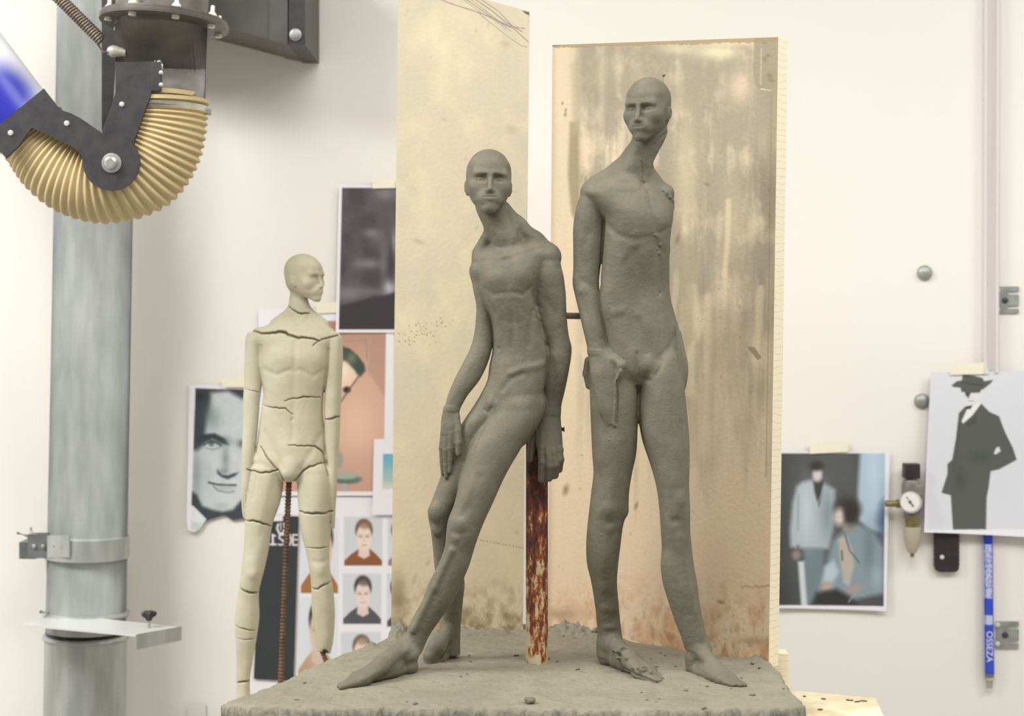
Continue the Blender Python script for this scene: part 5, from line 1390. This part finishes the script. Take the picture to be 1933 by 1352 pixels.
def dome(px, py, label):
    bm = bmesh.new(); add_lathe(bm, W3(px, py, WALL - .0002), (0, -1, 0), [(0, .001), (0, .0145), (.003, .0145), (.007, .012), (.010, .007), (.011, .001)], 28)
    o = bm_obj('dome_screw', bm, M_zinc, autosmooth=40); tag(o, label, 'screw')
dome(1745, 515, 'round grey dome screw alone on the bare wall')
dome(1740, 757, 'round grey dome screw partly behind the left edge of the hat print')

def regulator():
    o = empty('air_regulator', W3(1719, 1000, WALL - .02)); Y = WALL - .028; k = []
    s = Y / F_PX
    def lath(name, px, py, prof, m, ax=(0, 0, 1), n=24, Z=Y):
        bm = bmesh.new(); add_lathe(bm, W3(px, py, Z), ax, prof, n); k.append(bm_obj(name, bm, m, autosmooth=35)); return k[-1]
    grey = noise_mat('cast_metal', (142, 138, 134), (120, 116, 112), 40, .5, .3); brass = noise_mat('old_brass', (150, 138, 92), (122, 108, 70), 50, .45, .6)
    bm = bmesh.new(); add_box(bm, W3(1720, 889, Y), (.029, .026, .028), bevel=.002); k.append(bm_obj('knob', bm, M_black))
    lath('neck', 1720, 916, [(0, .001), (0, .016), (.004, .0165), (.010, .014), (.012, .001)], grey)
    bm = bmesh.new(); add_box(bm, W3(1722, 925, Y), (.034, .03, .022), bevel=.003); add_box(bm, W3(1724, 955, Y + .003), (.030, .026, .05), bevel=.003); k.append(bm_obj('valve_body', bm, grey))
    g = lath('gauge', 1718, 948, [(0, .001), (0, .020), (.009, .020), (.010, .019), (.010, .001)], new_mat('gauge_rim', (206, 202, 200), .35, .2), (0, -1, 0), 36, Y - .015)
    bm = bmesh.new(); add_lathe(bm, W3(1718, 948, Y - .0252), (0, -1, 0), [(0, .001), (0, .0175), (.0006, .0175), (.0006, .001)], 36); d = bm_obj('dial', bm, new_mat('dial_white', (240, 236, 234), .4)); adopt(o, d)
    bm = bmesh.new(); add_tube(bm, [W3(1711, 938, Y - .0264), W3(1724, 956, Y - .0264)], [.0008, .0018], 6); add_lathe(bm, W3(1718, 948, Y - .0258), (0, -1, 0), [(0, .001), (0, .003), (.001, .003), (.001, .001)], 12); n = bm_obj('needle', bm, new_mat('needle_grey', (110, 106, 102), .5)); adopt(o, n)
    lath('pipe_fitting', 1706, 951, [(0, .001), (0, .008), (.014, .008), (.014, .006), (.034, .006), (.034, .001)], brass, (-1, 0, 0), 16)
    lath('brass_collar', 1722, 996, [(0, .001), (0, .012), (.012, .0125), (.024, .012), (.024, .001)], brass)
    glass = new_mat('clouded_plastic_bowl', (206, 194, 174), .3); glass.node_tree.nodes['Principled BSDF'].inputs['Transmission Weight'].default_value = .25
    lath('bowl', 1722, 1045, [(0, .001), (.001, .007), (.012, .012), (.028, .0155), (.044, .0165), (.050, .016), (.050, .001)], glass)
    lath('drain', 1722, 1052, [(0, .001), (0, .0035), (.008, .004), (.008, .001)], brass)
    bm = bmesh.new(); add_box(bm, W3(1724, 958, WALL - .009), (.02, .018, .03)); k.append(bm_obj('wall_mount', bm, grey))
    adopt(o, *[x for x in k]); tag(o, 'air pressure regulator with black knob and white round gauge on the wall', 'regulator')
regulator()
def holder():
    o = empty('black_holder', W3(1786, 1080, WALL - .01)); bm = bmesh.new(); pts = []
    for i in range(24): pts.append((1763 - 1.2 * (i % 2), 985 + i * 3.6))
    for i in range(7): a = math.pi * (1 + i / 12); pts.append((1773 + 9 * math.cos(a), 1070 - 9 * math.sin(a)))
    for i in range(7): a = math.pi * (1.5 + i / 12); pts.append((1799 + 9 * math.cos(a), 1070 - 9 * math.sin(a)))
    for i in range(24): pts.append((1808 + 1.2 * (i % 2), 1067 - i * 3.6))
    add_prism(bm, [W3(x, y, WALL - .002) for x, y in pts], (0, -.009, 0)); a = bm_obj('case', bm, M_black)
    bm = bmesh.new(); add_lathe(bm, W3(1778, 1052, WALL - .0105), (0, -1, 0), [(0, .001), (0, .0045), (.002, .004), (.003, .001)], 14); b = bm_obj('press_stud', bm, new_mat('stud', (226, 222, 216), .3, .2))
    adopt(o, a, b); tag(o, 'black notched case hanging below the hat print', 'case')
holder()
def tube():
    o = empty('blue_tube', W3(1868, 1300, WALL - .010)); Z = WALL - .0098
    M = new_mat('blue_print_tube', (58, 84, 200), .4)
    def paint(c):
        B = (60, 84, 204); Lb = (196, 202, 232)
        c.rect(1850, 990, 1890, 1030, (44, 52, 150)); c.rect(1850, 1028, 1890, 1130, Lb); c.mix(.8 * (vnoise(c.X / 1.7, c.Y / 1.9, 7) > .62) * (c.Y > 1030) * (c.Y < 1128), (96, 110, 200))
        c.rect(1850, 1130, 1868, 1156, B); c.rect(1864, 1146, 1890, 1162, B); c.rect(1850, 1162, 1890, 1180, Lb); c.rect(1850, 1180, 1890, 1300, B)
    q = painted_sheet('label_wrap', [(1857.5, 1004), (1872.5, 1004), (1875.5, 1270), (1860.5, 1270)], Z - .0086, paint, M_print, base=(60, 84, 204), step=.9)
    # wrap the printed strip round the tube
    for v in q.data.vertices:
        w = v.co.x + q.location.x; zc = v.co.z + q.location.z
        t = (W3(1865, 1004, Z).z - zc) / .266; xc = W3(1865 + 3 * t, 1004, Z).x
        dx = max(-.0075, min(.0075, w - xc)); v.co.y += .0087 - math.sqrt(max(0, .0088 ** 2 - dx * dx))
    a, b = W3(1865, 1001, Z), W3(1868, 1272, Z)
    bm = bmesh.new(); add_tube(bm, [a, b], .0085, 24); body = bm_obj('tube_body', bm, M, autosmooth=40)
    bm = bmesh.new(); add_tube(bm, [b, W3(1868, 1284, Z), W3(1868, 1285, Z), W3(1868, 1299, Z)], [.0084, .0078, .006, .0052], 16); tip = bm_obj('nozzle', bm, new_mat('grey_nozzle', (168, 164, 150), .5), autosmooth=40)
    adopt(o, q, body, tip)
    t = bpy.data.curves.new('lettering', 'FONT'); t.body = 'OSSEZA'; t.size = .0165; t.extrude = .0002; t.align_x = 'CENTER'; t.align_y = 'CENTER'
    to = bpy.data.objects.new('lettering', t); sc.collection.objects.link(to)
    to.location = W3(1867.5, 1221, Z - .0092); to.rotation_euler = (math.radians(90), math.radians(90), 0)
    to.data.materials.append(new_mat('white_ink', (232, 234, 246), .5))
    bpy.context.view_layer.update()
    tm = bpy.data.meshes.new_from_object(to.evaluated_get(bpy.context.evaluated_depsgraph_get()))
    to2 = bpy.data.objects.new('lettering', tm); link(to2); to2.matrix_world = to.matrix_world.copy(); bpy.data.objects.remove(to); to2.name = 'lettering'; adopt(o, to2)
    tag(o, 'thin blue and white printed tube hanging on the wall under the hat print', 'tube')
tube()

# ------------------------------------------------------------------ ventilation duct
def duct():
    Z = 3.08; R = .0715
    o = empty('ventilation_duct', W3(157, 1352, Z)); k = []
    def cx(y): return 183 - 19 * y / 1100
    def P(y): return W3(cx(y), y, Z)
    ax = (P(0) - P(1100)).normalized()
    bm = bmesh.new(); add_tube(bm, [P(-600), P(1190)], R, 64); k.append(bm_obj('upper_pipe', bm, M_galv, autosmooth=40))
    bm = bmesh.new(); add_tube(bm, [P(1192), P(1205), P(2050)], [R + .001, R + .0015, R + .0015], 64); k.append(bm_obj('lower_pipe', bm, M_galv, autosmooth=40))
    bm = bmesh.new(); add_tube(bm, [P(1053), P(1052), P(1012), P(1011)], [R, R + .003, R + .003, R], 64); k.append(bm_obj('clamp_band', bm, M_galv, autosmooth=40))
    for y, nm in ((1158, 'collar'), (1202, 'collar')):
        bm = bmesh.new(); p = P(y); add_lathe(bm, p - ax * .005, ax, [(0, R), (.001, R + .004), (.005, R + .006), (.009, R + .004), (.010, R)], 64); k.append(bm_obj(nm, bm, M_galv, autosmooth=50))
    # clamp ears, channel and bolts
    yf = Z - R * .55
    bm = bmesh.new(); add_prism(bm, [W3(92, 1011, Z - .050), W3(133, 1011, Z - .076), W3(133, 1052, Z - .076), W3(92, 1052, Z - .050)], (-.002, -.003, 0)); k.append(bm_obj('clamp_ear', bm, M_galv))
    bm = bmesh.new(); add_prism(bm, [W3(52, 1009, yf), W3(91, 1009, yf), W3(91, 1053, yf), W3(52, 1053, yf)], (0, .003, 0))
    add_prism(bm, [W3(36, 1052, yf - .012), W3(91, 1052, yf), W3(91, 1052, yf + .04), W3(45, 1052, yf + .04)], (0, 0, -.002)); add_prism(bm, [W3(60, 1008, yf), W3(91, 1008, yf), W3(91, 1008, yf + .04), W3(55, 1008, yf + .04)], (0, 0, .002))
    add_box(bm, W3(72, 1030, (yf + WALL) / 2 + .01), (.03, WALL - yf - .02, .03))
    k.append(bm_obj('wall_channel', bm, noise_mat('dark_grey_steel', (128, 130, 130), (108, 110, 110), 30, .45, .4)))  # channel steel in its own dark grey
    for px, py, r, dz in ((65, 1031, .004, .004), (82, 1031, .004, .004), (123, 1031, .007, 0.030), (104, 1030, .0035, .02)):
        bm = bmesh.new(); add_lathe(bm, W3(px, py, yf - dz + .002), (0, -1, 0), [(0, .001), (0, r), (.004, r * .9), (.005, .001)], 12); k.append(bm_obj('bolt', bm, M_zinc, autosmooth=40))
    bm = bmesh.new(); add_tube(bm, [W3(32, 1006, yf - .004), W3(52, 1012, yf)], .0028, 8); add_tube(bm, [W3(58, 996, yf), W3(60, 1008, yf)], .002, 8); k.append(bm_obj('clip', bm, M_zinc, autosmooth=40))
    # blast gate
    h = .535
    def G(px, py, dz=0):
        z_ = h * F_PX / (py - HY); return Vector(((px - CX) * z_ / F_PX, z_, EYE - h + dz))
    A, B, Cc, D = G(37, 1179), G(256, 1199), G(341, 1184), G(120, 1160)
    bm = bmesh.new(); add_prism(bm, [A, B, Cc, D], (0, 0, -.003)); k.append(bm_obj('gate_plate', bm, new_mat('pale_gate', (214, 216, 214), .35, .3)))
    B2, C2 = B + Vector((.002, -.001, .001)), Cc + Vector((.0, -.002, .001))
    bm = bmesh.new(); add_prism(bm, [B2, C2, C2 - Vector((0, 0, .024)), B2 - Vector((0, 0, .026))], (.001, .004, 0)); k.append(bm_obj('gate_flange', bm, M_galv))
    s = G(281, 1186)
    bm = bmesh.new(); add_lathe(bm, s, (0, 0, 1), [(0, .001), (0, .0025), (.018, .0025), (.018, .001)], 10); st = bm_obj('gate_stem', bm, M_zinc, autosmooth=40); k.append(st)
    bm = bmesh.new(); n = 40
    rings = []
    for a, r in ((.013, .004), (.018, .006), (.021, .0105), (.026, .012), (.029, .010), (.029, .0005)):
        rings.append([s + Vector((r * (1 + .18 * math.cos(5 * t)) * math.cos(t), r * (1 + .18 * math.cos(5 * t)) * math.sin(t), a)) for t in [2 * math.pi * i / n for i in range(n)]])
    add_rings(bm, rings); k.append(bm_obj('gate_knob', bm, M_black, autosmooth=40))
    bm = bmesh.new(); add_tube(bm, [W3(76, 1155, Z - .05), W3(92, 1158, Z - .055)], .0035, 8); k.append(bm_obj('collar_catch', bm, M_zinc, autosmooth=40))
    adopt(o, *k); tag(o, 'tall galvanised metal ventilation duct on the wall at the left', 'duct')
duct()

# ------------------------------------------------------------------ extraction arm
def extraction_arm():
    Z = 2.62
    o = empty('extraction_arm', W3(210, 307, Z)); k = []
    M_tubed = noise_mat('dusty_black_steel', (92, 90, 86), (122, 119, 112), scale=16, rough=.34, spec=.6, bump=.0002, bscale=200, rough2=.5)
    M_blk = noise_mat('dusty_black_plate', (46, 45, 47), (60, 58, 60), scale=50, rough=.45, bump=.0001, bscale=700)
    M_hose = noise_mat('tan_hose_fabric', (206, 188, 144), (194, 174, 128), scale=8, rough=.6, bump=.0003, bscale=200)
    s = Z / F_PX
    up = Vector((.035, 0, 1)).normalized()
    c0 = W3(301, 205, Z); c1 = W3(305, 52, Z); c2 = W3(311, -120, Z)
    bm = bmesh.new(); add_tube(bm, [c0, c1, c2], 86 * s, 56); k.append(bm_obj('upper_tube', bm, M_tubed, autosmooth=40))
    f = W3(310, 44, Z); n = Vector((.07, .06, 1)).normalized()
    bm = bmesh.new(); add_lathe(bm, f - n * .004, n, [(0, .07), (0, 120 * s), (.003, 121 * s), (.0075, 121 * s), (.0075, .07)], 72)
    add_lathe(bm, f + n * .0045, n, [(0, .07), (0, 118 * s), (.003, 118 * s), (.003, .07)], 72); fl = bm_obj('flange', bm, noise_mat('grey_flange', (104, 98, 92), (84, 80, 76), 30, .4), autosmooth=40); k.append(fl)
    x, y = frame_for(n)
    for i in range(8):
        a = math.radians(22 + 45 * i); q = f + (x * math.cos(a) + y * math.sin(a)) * 104 * s
        bm = bmesh.new(); add_lathe(bm, q + n * .007, n, [(0, .001), (0, .0078), (.005, .0070), (.009, .0035), (.018, .0032), (.019, .001)], 10); add_lathe(bm, q - n * .004, -n, [(0, .001), (0, .006), (.005, .006), (.005, .001)], 6)
        b = bm_obj('bolt', bm, new_mat('cream_nut', (226, 222, 204), .4, .1), autosmooth=40); adopt(o, b)
        b.parent = fl; b.matrix_parent_inverse = Matrix.Identity(4)
    # corrugated hose: ribs run from the inner path to the outer path
    outer = [(391, 196), (392, 222), (388, 262), (377, 305), (355, 348), (318, 388), (262, 414), (198, 424), (140, 414), (92, 392), (52, 358), (28, 326), (14, 300)]
    inner = [(226, 200), (225, 214), (222, 228), (217, 240), (210, 250), (203, 258), (196, 262), (188, 262), (178, 258), (165, 248), (150, 236), (136, 224), (124, 214)]
    t0 = np.linspace(0, 1, len(outer)); NR = 36; per = 7; M_ = NR * per
    tt = np.linspace(0, 1, M_ + 1)
    O = crom(t0, np.array(outer, float), tt); I = crom(t0, np.array(inner, float), tt)
    rings = []
    for j in range(M_ + 1):
        ph = (j / per) % 1.0; cr = abs(math.cos(math.pi * ph)) ** 1.4         # 1 at a rib crest
        po, pi_ = W3(O[j][0], O[j][1], Z), W3(I[j][0], I[j][1], Z)
        mid = (po + pi_) / 2; ra = (po - pi_).length / 2; e = (po - pi_).normalized()
        r = ra - .0055 * (1 - cr)
        depth = .066 - .005 * (1 - cr)
        rings.append([mid + e * r * math.cos(q) + Vector((0, -1, 0)) * depth * math.sin(q) for q in [2 * math.pi * i / 64 for i in range(64)]])
    bm = bmesh.new(); add_rings(bm, rings, cap=False); hose = bm_obj('flexible_hose', bm, M_hose, smooth=True); k.append(hose)
    # cuffs and clamps at both ends
    def ringband(p_out, p_in, d, w, ex, name, m):
        po, pi_ = W3(*p_out, Z), W3(*p_in, Z); mid = (po + pi_) / 2; e = (po - pi_).normalized(); a = Vector((d[0], 0, d[1])).normalized(); ra = (po - pi_).length / 2 + ex
        rr = []
        for q, r in ((0, ra - .004), (0, ra), (w, ra), (w, ra - .004)):
            rr.append([mid + a * q + e * r * math.cos(t) + Vector((0, -1, 0)) * (r / ra) * (.066 + ex) * math.sin(t) for t in [2 * math.pi * i / 64 for i in range(64)]])
        bm = bmesh.new(); add_rings(bm, rr, cap=False, close=True); k.append(bm_obj(name, bm, m, autosmooth=40))
    M_band = noise_mat('bright_band', (206, 204, 190), (170, 168, 156), 20, .25, .7)
    ringband((390, 212), (224, 208), (0, 1), .009, .001, 'hose_clamp', M_band); ringband((391, 196), (222, 196), (0, 1), .006, .002, 'hose_cuff', M_hose); ringband((380, 186), (220, 182), (0, 1), .007, .000, 'hose_cuff', M_hose)
    ringband((16, 304), (122, 216), (-.64, .77), .010, .001, 'hose_clamp', M_band); ringband((7, 292), (112, 204), (-.64, .77), .006, .002, 'hose_cuff', M_hose)
    bm = bmesh.new(); add_box(bm, W3(394, 211, Z), (.008, .006, .010), bevel=.001); k.append(bm_obj('clamp_screw', bm, M_zinc))
    # lower tube: white, blending into a soft-edged blue patch
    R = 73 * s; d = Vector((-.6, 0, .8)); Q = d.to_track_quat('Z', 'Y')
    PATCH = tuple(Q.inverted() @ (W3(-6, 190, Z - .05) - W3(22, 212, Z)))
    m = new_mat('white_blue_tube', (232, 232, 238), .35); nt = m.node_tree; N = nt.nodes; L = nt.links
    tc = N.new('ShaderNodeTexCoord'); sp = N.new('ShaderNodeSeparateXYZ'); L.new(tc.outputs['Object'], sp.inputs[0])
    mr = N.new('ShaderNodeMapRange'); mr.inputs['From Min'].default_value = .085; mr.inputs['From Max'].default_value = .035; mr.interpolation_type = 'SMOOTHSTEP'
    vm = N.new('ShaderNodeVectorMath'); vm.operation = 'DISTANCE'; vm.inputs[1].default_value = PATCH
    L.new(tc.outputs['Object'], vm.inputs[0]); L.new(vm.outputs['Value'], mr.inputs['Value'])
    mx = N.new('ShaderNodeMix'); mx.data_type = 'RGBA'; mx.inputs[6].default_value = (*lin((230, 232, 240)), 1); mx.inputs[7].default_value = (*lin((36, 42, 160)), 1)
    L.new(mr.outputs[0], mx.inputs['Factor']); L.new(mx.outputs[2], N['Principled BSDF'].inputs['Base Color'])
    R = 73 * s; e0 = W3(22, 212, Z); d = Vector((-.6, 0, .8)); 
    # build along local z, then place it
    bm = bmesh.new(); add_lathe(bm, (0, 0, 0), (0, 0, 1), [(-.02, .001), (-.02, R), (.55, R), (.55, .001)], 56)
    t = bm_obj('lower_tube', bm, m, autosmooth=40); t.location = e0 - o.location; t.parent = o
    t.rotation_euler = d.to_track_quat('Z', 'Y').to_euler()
    # pivot plates
    Zp = Z - .078; 
    def plate(name, pts, zoff, th=.005):
        bm = bmesh.new(); add_prism(bm, [W3(a, b, Zp + zoff) for a, b in pts], (0, th, 0))
        es = [e for e in bm.edges if abs((e.verts[0].co - e.verts[1].co).y) < 1e-5]
        bmesh.ops.bevel(bm, geom=es, offset=.0008, segments=2, affect='EDGES')
        k.append(bm_obj(name, bm, M_blk))
    plate('upper_link', [(217, 117), (287, 116), (287, 172), (279, 194), (264, 235), (253, 264), (252, 300), (200, 320), (196, 262), (192, 246), (206, 212), (219, 176)], .007)
    circ = [(210 + 54 * math.cos(math.radians(a)), 306 + 54 * math.sin(math.radians(a))) for a in range(-95, 186, 8)]
    plate('lower_link', [(82, 167), (98, 188), (113, 208), (132, 213), (150, 222), (176, 240), (198, 256)] + circ[1:] + [(154, 292), (140, 278), (110, 264), (76, 248), (60, 240), (44, 262), (36, 276), (12, 299), (-4, 282), (-22, 252)], 0)
    M_sc = new_mat('pale_screw', (206, 206, 202), .3, .3)
    for px, py, r, z in ((230, 197, .0042, .007), (126, 233, .0045, 0), (20, 251, .0045, 0)):
        bm = bmesh.new(); add_lathe(bm, W3(px, py, Zp + z), (0, -1, 0), [(0, .001), (0, r), (.002, r * .8), (.0025, .001)], 14); k.append(bm_obj('screw', bm, M_sc, autosmooth=40))
    bm = bmesh.new(); add_lathe(bm, W3(211, 308, Zp), (0, -1, 0), [(0, .001), (0, .0148), (.002, .0148), (.0025, .0125), (.0025, .0095), (.010, .0092), (.012, .006), (.012, .001)], 32); k.append(bm_obj('pivot_bolt', bm, new_mat('steel_bolt', (190, 190, 186), .28, .7), autosmooth=30))
    bm = bmesh.new(); add_tube(bm, [W3(293, 118, Z - .062), W3(300, 117, Z - .064), W3(304, 123, Z - .064), W3(303, 132, Z - .063)], .0035, 8); k.append(bm_obj('hook', bm, M_sc, smooth=True))
    bm = bmesh.new(); add_box(bm, W3(296, 145, Z - .066), (.014, .012, .044), bevel=.001); k.append(bm_obj('lug', bm, M_blk))
    for px, py in ((304, 137), (304, 160)):
        bm = bmesh.new(); bmesh.ops.create_uvsphere(bm, u_segments=12, v_segments=8, radius=.0035, matrix=Matrix.Translation(W3(px, py, Z - .071))); k.append(bm_obj('rivet', bm, M_sc, smooth=True))
    # spring
    a, b = W3(10, -105, Z - .02), W3(192, 77, Z - .02); dd = (b - a).normalized(); x, y = frame_for(dd)
    turns = 46; pts = []
    Ln = (b - a).length
    for i in range(turns * 12 + 1):
        q = i / (turns * 12); t_ = 2 * math.pi * turns * q
        pts.append(a + dd * Ln * q + (x * math.cos(t_) + y * math.sin(t_)) * 10.5 * s)
    bm = bmesh.new(); add_tube(bm, pts, .0016, 6)
    add_tube(bm, [pts[-1], W3(186, 86, Z - .02), W3(194, 98, Z - .02), W3(206, 99, Z - .02)], .0016, 6)
    k.append(bm_obj('spring', bm, noise_mat('spring_steel', (150, 138, 126), (120, 108, 98), 60, .4, .5), smooth=True))
    bm = bmesh.new(); add_lathe(bm, W3(226, 98, Z - .015), (-1, 0, .12), [(-.01, .001), (-.01, .006), (0, .007), (.006, .009), (.012, .009), (.018, .006), (.02, .001)], 20); k.append(bm_obj('spring_pin', bm, new_mat('pale_pin', (196, 190, 176), .4, .2), autosmooth=40))
    adopt(o, *[q for q in k if q is not hose]); adopt(o, hose)
    tag(o, 'jointed fume extraction arm with tan corrugated hose and black pivot plates', 'extraction arm')
    # wall bracket carrying it
    wbr = empty('steel_wall_bracket', W3(480, 0, WALL)); kk = []
    M_b = noise_mat('dark_bracket_steel', (72, 72, 70), (92, 91, 88), scale=9, rough=.4, spec=.5)
    bm = bmesh.new(); Zb = 2.98
    add_prism(bm, [W3(192, -130, Zb), W3(512, -130, Zb), W3(512, 74, Zb), W3(420, 50, Zb), (W3(330, 28, Zb)), W3(192, 20, Zb)], (0, WALL - Zb - .002, 0)); kk.append(bm_obj('housing', bm, M_b))
    bm = bmesh.new(); add_prism(bm, [W3(508, -130, Zb - .004), W3(545, -130, Zb - .004), W3(545, 82, Zb - .004), W3(508, 75, Zb - .004)], (0, WALL - Zb - .002, 0)); kk.append(bm_obj('side_plate', bm, M_b))
    bm = bmesh.new(); add_prism(bm, [W3(543, -130, Zb - .004), W3(576, -130, Zb - .004), W3(576, 85, Zb - .004), W3(543, 84, Zb - .004)], (0, WALL - Zb - .002, 0)); kk.append(bm_obj('mounting_flange', bm, M_blk))
    bm = bmesh.new(); add_lathe(bm, W3(558, 66, Zb - .004), (0, -1, 0), [(0, .001), (0, .011), (.003, .0105), (.004, .007), (.008, .0065), (.009, .001)], 24); kk.append(bm_obj('bolt', bm, M_zinc, autosmooth=40))
    bm = bmesh.new(); add_prism(bm, [W3(192, -130, 2.78), W3(240, -130, 2.78), W3(240, 238, 2.78), W3(192, 246, 2.78)], (0, .05, 0)); add_prism(bm, [W3(205, -130, 2.82), W3(300, -130, 2.82), W3(300, -20, 2.82), W3(205, -20, 2.82)], (0, .2, 0)); kk.append(bm_obj('hanger_bar', bm, M_blk))
    adopt(wbr, *kk); tag(wbr, 'large dark steel bracket on the wall behind the extraction arm', 'bracket')
extraction_arm()
